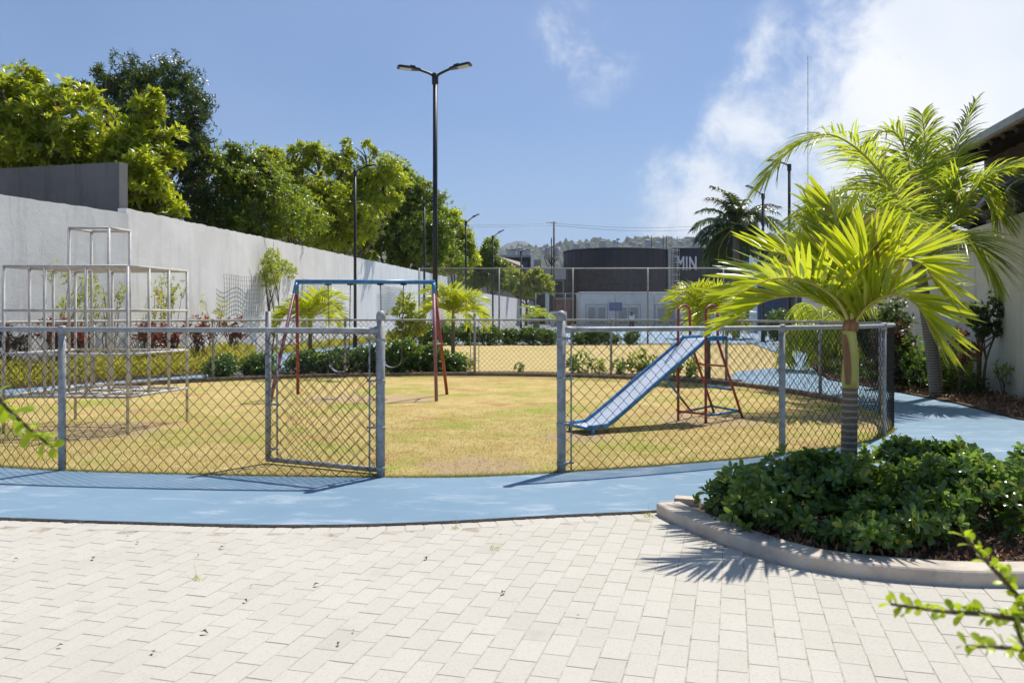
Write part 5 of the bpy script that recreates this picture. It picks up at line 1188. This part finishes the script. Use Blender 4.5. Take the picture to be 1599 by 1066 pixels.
# ------------------------------------------------------------------ person on the court
def skin_person(x, y):
    root = thing('person', (x, y, 0), 'person in a white top walking on the court beyond the netting', 'person')
    J = {'pel': (0, 0, .80), 'wst': (0, 0, .95), 'chs': (0, 0, 1.12), 'nck': (0, 0, 1.26), 'hed': (0, -.01, 1.36), 'top': (0, -.01, 1.46), 'hpl': (.08, 0, .78), 'hpr': (-.08, 0, .78), 'knl': (.09, -.08, .42), 'knr': (-.09, .03, .42),
         'anl': (.09, -.02, .06), 'anr': (-.09, .20, .09), 'tol': (.10, -.14, .03), 'tor': (-.09, .09, .03), 'shl': (.14, 0, 1.20), 'shr': (-.14, 0, 1.20), 'ell': (.20, .05, .96), 'elr': (-.20, -.05, .96), 'hal': (.20, -.04, .76), 'har': (-.20, -.16, .78)}
    E = [('pel', 'wst'), ('wst', 'chs'), ('chs', 'nck'), ('nck', 'hed'), ('hed', 'top'), ('pel', 'hpl'), ('pel', 'hpr'), ('hpl', 'knl'), ('hpr', 'knr'), ('knl', 'anl'), ('knr', 'anr'), ('anl', 'tol'), ('anr', 'tor'), ('chs', 'shl'), ('chs', 'shr'), ('shl', 'ell'), ('shr', 'elr'), ('ell', 'hal'), ('elr', 'har')]
    Rr = dict(pel=.11, wst=.095, chs=.12, nck=.05, hed=.08, top=.05, hpl=.085, hpr=.085, knl=.055, knr=.055, anl=.035, anr=.035, tol=.03, tor=.03, shl=.05, shr=.05, ell=.036, elr=.036, hal=.026, har=.026)
    def skin(keys, grow, mat, name):
        ks = [k for k in J if k in keys]; ix = {k: i for i, k in enumerate(ks)}; me = bpy.data.meshes.new(name); me.from_pydata([J[k] for k in ks], [(ix[a], ix[b]) for a, b in E if a in ix and b in ix], []); o = bpy.data.objects.new(name, me); C.objects.link(o); o.parent = root
        o.modifiers.new('skin', 'SKIN'); me.skin_vertices[0].data
        for k in ks: v = me.skin_vertices[0].data[ix[k]]; v.radius = (Rr[k] * grow,) * 2; v.use_root = (k == ks[0])
        sb = o.modifiers.new('sub', 'SUBSURF'); sb.levels = 1; sb.render_levels = 1; me.materials.append(M[mat]); return o
    M['skin'] = surf('brown_skin', (.14, .075, .05), (.18, .10, .065), 4, .55, 0); M['shirt'] = surf('white_shirt', (.68, .68, .68), (.74, .74, .74), 4, .8, 0); M['trousers'] = surf('dark_trousers', (.03, .03, .04), (.05, .05, .07), 4, .8, 0); M['hair'] = surf('black_hair', (.012, .010, .009), (.02, .018, .016), 20, .6, .3)
    skin(list(J), 1.0, 'skin', 'body'); skin(['pel', 'wst', 'chs', 'shl', 'shr', 'ell', 'elr'], 1.14, 'shirt', 'shirt'); skin(['pel', 'hpl', 'hpr', 'knl', 'knr', 'anl', 'anr'], 1.15, 'trousers', 'trousers')
    mb = MB(); V = []; F_ = []
    for i in range(9):
        for j in range(14): a_, b_ = i / 8 * 1.9, j / 14 * 2 * math.pi; V.append((x + .098 * math.sin(a_) * math.cos(b_), y + .015 + .105 * math.sin(a_) * math.sin(b_), 1.405 + .10 * math.cos(a_)))
    F_ = [(i * 14 + j, i * 14 + (j + 1) % 14, (i + 1) * 14 + (j + 1) % 14, (i + 1) * 14 + j) for i in range(8) for j in range(14)]; mb.add(V, F_); mb.build('hair', 'hair', root, True)
skin_person(LX(987, 56), 56)

# ------------------------------------------------------------------ hills
def ridge(name, d0, pxs, pys, mat, depth, seg, bump, g):
    xs = np.arange(pxs[0], pxs[-1], seg); top = np.interp(xs, pxs, pys); n = len(xs); m_ = 14; V = []
    h = (HZ - top) * d0 / F + EYE

    for j in range(m_):
        q = j / (m_ - 1); d = d0 - depth * (1 - q); hh = (h + 0) * q ** .8
        nz_ = (np.convolve(g.normal(size=n + 10), np.hanning(8) / 2.2, 'same')[5:-5]) * bump
        for i in range(n): V.append(((xs[i] - 800) * d0 / F, d, max(hh[i] + (nz_[i] if 0 < j else -.5), -1)))
    F_ = [(j * n + i, j * n + i + 1, (j + 1) * n + i + 1, (j + 1) * n + i) for j in range(m_ - 1) for i in range(n - 1)]
    mb = MB(); mb.add(V, F_); return struct(mb.build(name, mat, smooth=True, origin=(0, 0, 0)))
M['hill'] = surf('wooded_hill', (.02, .035, .025), (.075, .095, .06), .05, .95, .0, c3=(.20, .19, .17), s3=.07, amt3=.4)
M['mount'] = surf('distant_mountain', (.08, .10, .09), (.12, .14, .12), .01, .95, 0)
g = np.random.default_rng(300)
hpx = [-400, 300, 600, 720, 760, 790, 820, 850, 880, 910, 935, 960, 985, 1005, 1030, 1060, 1100, 1140, 1200, 1300, 1500, 2000]
hpy = [400, 395, 390, 388, 388, 386, 383, 386, 378, 376, 373, 377, 375, 369, 372, 374, 375, 370, 368, 372, 376, 380]
ridge('hills', 1100, hpx, hpy, 'hill', 600, 1.0, 3.0, g)
ridge('mountain', 3200, [700, 740, 765, 785, 795, 808, 820, 832, 845, 870, 930, 1000], [489, 420, 395, 384, 378, 375.5, 377, 382, 388, 400, 440, 489], 'mount', 700, 2.2, 3, g)
hs = None
hspots = [(795, 391), (803, 393), (812, 390), (820, 392), (829, 394), (850, 392), (872, 388), (900, 384), (918, 381), (941, 379), (990, 380), (1000, 383), (1012, 378), (1028, 381), (1062, 380), (1075, 377), (1086, 381), (1098, 378), (1110, 382), (1033, 375), (960, 377)]
M['hwhite'] = surf('pale_house', (.42, .41, .40), (.52, .51, .49), .2, .8, 0); M['hroof'] = surf('pale_roof', (.30, .24, .21), (.42, .36, .32), .2, .8, 0)
for i, (px, py) in enumerate(hspots):
    d = 820 + (i * 37) % 90; p_ = W(px, py, d)
    if hs is None:
        hs = thing('hillside_house', (0, 0, 0), 'x', 'house', 'x'); mb = MB(); mb.box((-5, -3, -9), (5, 4, 3.2)); mb.box((1, -4, -9), (6.5, 2, .5)); mb.build('wall', 'hwhite', hs)
        mb = MB(); mb.add([(-5.6, -3.6, 3.2), (5.6, -3.6, 3.2), (5.6, 4.6, 3.2), (-5.6, 4.6, 3.2), (-2, .5, 5.0), (2, .5, 5.0)], [(0, 1, 5, 4), (1, 2, 5), (2, 3, 4, 5), (3, 0, 4)][:0] + [(0, 1, 5, 4), (2, 3, 4, 5)]); mb.add([(-5.6, -3.6, 3.2), (-5.6, 4.6, 3.2), (-2, .5, 5.0), (5.6, -3.6, 3.2), (5.6, 4.6, 3.2), (2, .5, 5.0)], [(1, 0, 2), (3, 4, 5)]); mb.build('roof', 'hroof', hs)
        for q in (-3.6, -.8, 2.6): mb = MB(); mb.box((q, -3.12, .4), (q + 1.6, -3.01, 2.2)); mb.build('window', 'glassd', hs)
        o = hs; o.location = p_; o.scale = (.45,) * 3
    else: o = dup(hs, p_, (i % 5 - 2) * .35, .34 + (i * 7 % 5) * .07)
    o['label'] = 'pale house on the hazy wooded hillside beyond the tank'; o['group'] = 'pale houses on the far hillside'

# ------------------------------------------------------------------ lawn grass, litter
g = np.random.default_rng(400)
ov2 = oval[:, :2]
def blades(n, ylim, hgt, w):
    q = scatter(ov2, n, g); q = q[g.uniform(size=len(q)) < np.clip((ylim - q[:, 1]) / 4, 0.05, 1)]
    k = len(q); dr = unit(g.normal(size=(k, 3)) * (.9, .9, .2) + (0, 0, .75)); mb = MB(); L_ = hgt * g.uniform(.5, 1.3, k)[:, None]
    s_ = unit(np.cross(dr, g.normal(size=(k, 3)))) * w; b = np.c_[q, np.full(k, .022)]
    V = np.stack([b - s_, b + s_, b + dr * L_], 1).reshape(-1, 3); mb.add(V, np.arange(k * 3).reshape(-1, 3)); return mb
o = blades(300000, 12.5, .026, .0024); ed = spline(OV, 200, True)[:, :2]; ed = ed[(ed[:, 1] < 9.5)]; ed = np.repeat(ed, 14, 0); q = ed + g.normal(size=ed.shape) * .016; k = len(q)
dr = unit(g.normal(size=(k, 3)) * (.9, .9, .2) + (0, -.3, .6)); L_ = .035 * g.uniform(.4, 1.3, k)[:, None]; s_ = unit(np.cross(dr, g.normal(size=(k, 3)))) * .0024; b = np.c_[q, np.full(k, .018)]
o.add(np.stack([b - s_, b + s_, b + dr * L_], 1).reshape(-1, 3), np.arange(k * 3).reshape(-1, 3))
o = o.build('grass', 'blade', origin=(0, 0, 0)); o['kind'] = 'stuff'
# fallen leaves on paving and lawn
lf0 = None; M['dead'] = surf('dead_leaf', (.13, .06, .03), (.22, .12, .06), 20, .8, 0)
for i, (px, py) in enumerate([(197, 838), (214, 848), (352, 855), (310, 866), (21, 874), (147, 873), (396, 914), (381, 937), (783, 927), (906, 962), (532, 1003), (313, 987), (552, 986), (100, 1008), (665, 870), (780, 836), (240, 1020), (500, 912)]):
    p_ = G(px, py, .012); mb = MB() if lf0 is None else None
    if lf0 is None:
        leaves(mb, np.zeros((1, 3)), np.array([[1, 0, .1]]), np.array([[0, 0, 1.0]]), .032, .016, .3, .2); lf0 = mb.build('fallen_leaf', 'dead', origin=(0, 0, 0)); o = lf0
    else: o = lf0.copy(); C.objects.link(o)
    o.location = (p_.x, p_.y, .016); o.rotation_euler = (.1, .1, i * 1.7); o.scale = (.6 + (i % 3) * .3,) * 3; tag(o, 'small brown dead leaf scrap lying on the pale paving', 'leaf', 'dead leaf scraps scattered on the paving')
# tufts growing in the joints
for px, py, lab in ((713, 826, 'green weed tuft at the seam of blue path and paving, midway'), (305, 905, 'thin pale weed tuft in the paving at the left'), (1013, 806, 'weed tuft at the nose of the curved kerb'), (774, 858, 'tiny dry weed tuft in the paving below the gate opening')):
    p_ = G(px, py, .005); n = 26 if px == 1013 else 14; mb = MB(); dr = unit(g.normal(size=(n, 3)) * (.6, .6, .2) + (0, 0, .8)); leaves(mb, np.tile((p_.x, p_.y, .005), (n, 1)) + g.normal(size=(n, 3)) * (.02, .008, 0), dr, g.normal(size=(n, 3)), .035 * g.uniform(.5, 1.3, n), .0045)
    if px != 774: mb.tube([(p_.x, p_.y, 0), (p_.x + .006, p_.y, .04), (p_.x - .004, p_.y, .085)], .0009, 4)
    tag(mb.build('weed_tuft', 'lf_weed', origin=(p_.x, p_.y, 0)), lab, 'weed')

# ------------------------------------------------------------------ shrubs beside the camera whose twigs reach into view
def twig_shrub(base, tips, label, g, L=.022):
    root = thing('leafy_shrub', base, label, 'shrub'); st = MB(); cs = []; ax = []
    b = np3(base)
    for pts in tips:
        P = spline([b + g.normal(size=3) * (.02, .02, 0)] + [np3(p_) for p_ in pts], 8); st.tube(P, np.linspace(.006, .0018, len(P)), 5)
        k0 = int(len(P) * .45)
        s_ = np.r_[0, np.cumsum(np.linalg.norm(np.diff(P[k0:], axis=0), axis=1))]; m_ = int(s_[-1] / .0065)
        q = np.linspace(0, s_[-1], m_); c_ = np.stack([np.interp(q, s_, P[k0:, i]) for i in range(3)], -1); T_ = unit(np.gradient(c_, axis=0)); cs.append(c_); ax.append(T_)
    st.build('stems', 'twig', root, True); c_ = np.concatenate(cs); T_ = np.concatenate(ax); mb = MB()
    for k in range(2):
        dr = unit(T_ * .6 + unit(np.cross(T_, g.normal(size=T_.shape))) + (0, 0, .25)); rleaves(mb, c_, dr, g.normal(size=T_.shape) * .5 + (0, 0, 1), L * g.uniform(.6, 1.25, len(c_)), L * .55)
    mb.build('foliage', 'lf_near', root); return root
g = np.random.default_rng(500)
twig_shrub((1.25, 1.15, 0), [[W(1760, 1120, 1.05), W(1650, 1010, 1.02), W(1585, 925, 1.0), W(1545, 880, 1.0), W(1508, 838, 1.0)],
                             [W(1760, 1080, 1.0), W(1640, 985, .98), W(1560, 962, .96), W(1480, 955, .95), W(1392, 943, .95)],
                             [W(1740, 1090, .95), W(1650, 1025, .93), W(1580, 1012, .92), W(1510, 1008, .92)],
                             [W(1720, 1100, .9), W(1640, 1040, .92), W(1596, 1000, .95), W(1585, 940, .97)],
                             [W(1900, 1000, 1.1), W(1800, 900, 1.15), W(1700, 820, 1.2)]], 'out of focus bright green twigs reaching in from the lower right corner', g, .017)
twig_shrub((-1.25, 1.35, 0), [[W(-260, 760, 1.25), W(-90, 600, 1.22), W(-20, 610, 1.2), (W(30, 655, 1.2)), W(82, 698, 1.2)],
                              [W(-280, 700, 1.3), W(-150, 560, 1.3), W(-60, 520, 1.3)], [W(-300, 800, 1.2), W(-200, 760, 1.2), W(-80, 720, 1.2)]], 'out of focus bright green twig hanging in at the left edge', g, .024)

# ------------------------------------------------------------------ haze: one closed box of even, pale air
m, tt = newmat('haze_air')
pv = tt.n('ShaderNodeVolumePrincipled', ins={'Color': (.78, .86, 1.0, 1), 'Density': .00014, 'Anisotropy': .1})
tt.L.new(pv.outputs[0], tt.out.inputs['Volume']); M['haze'] = m
mb = MB(); mb.box((-4100, -35, -3), (4100, 4600, 330)); o = mb.build('haze', 'haze', origin=(0, 0, 0)); o['kind'] = 'stuff'
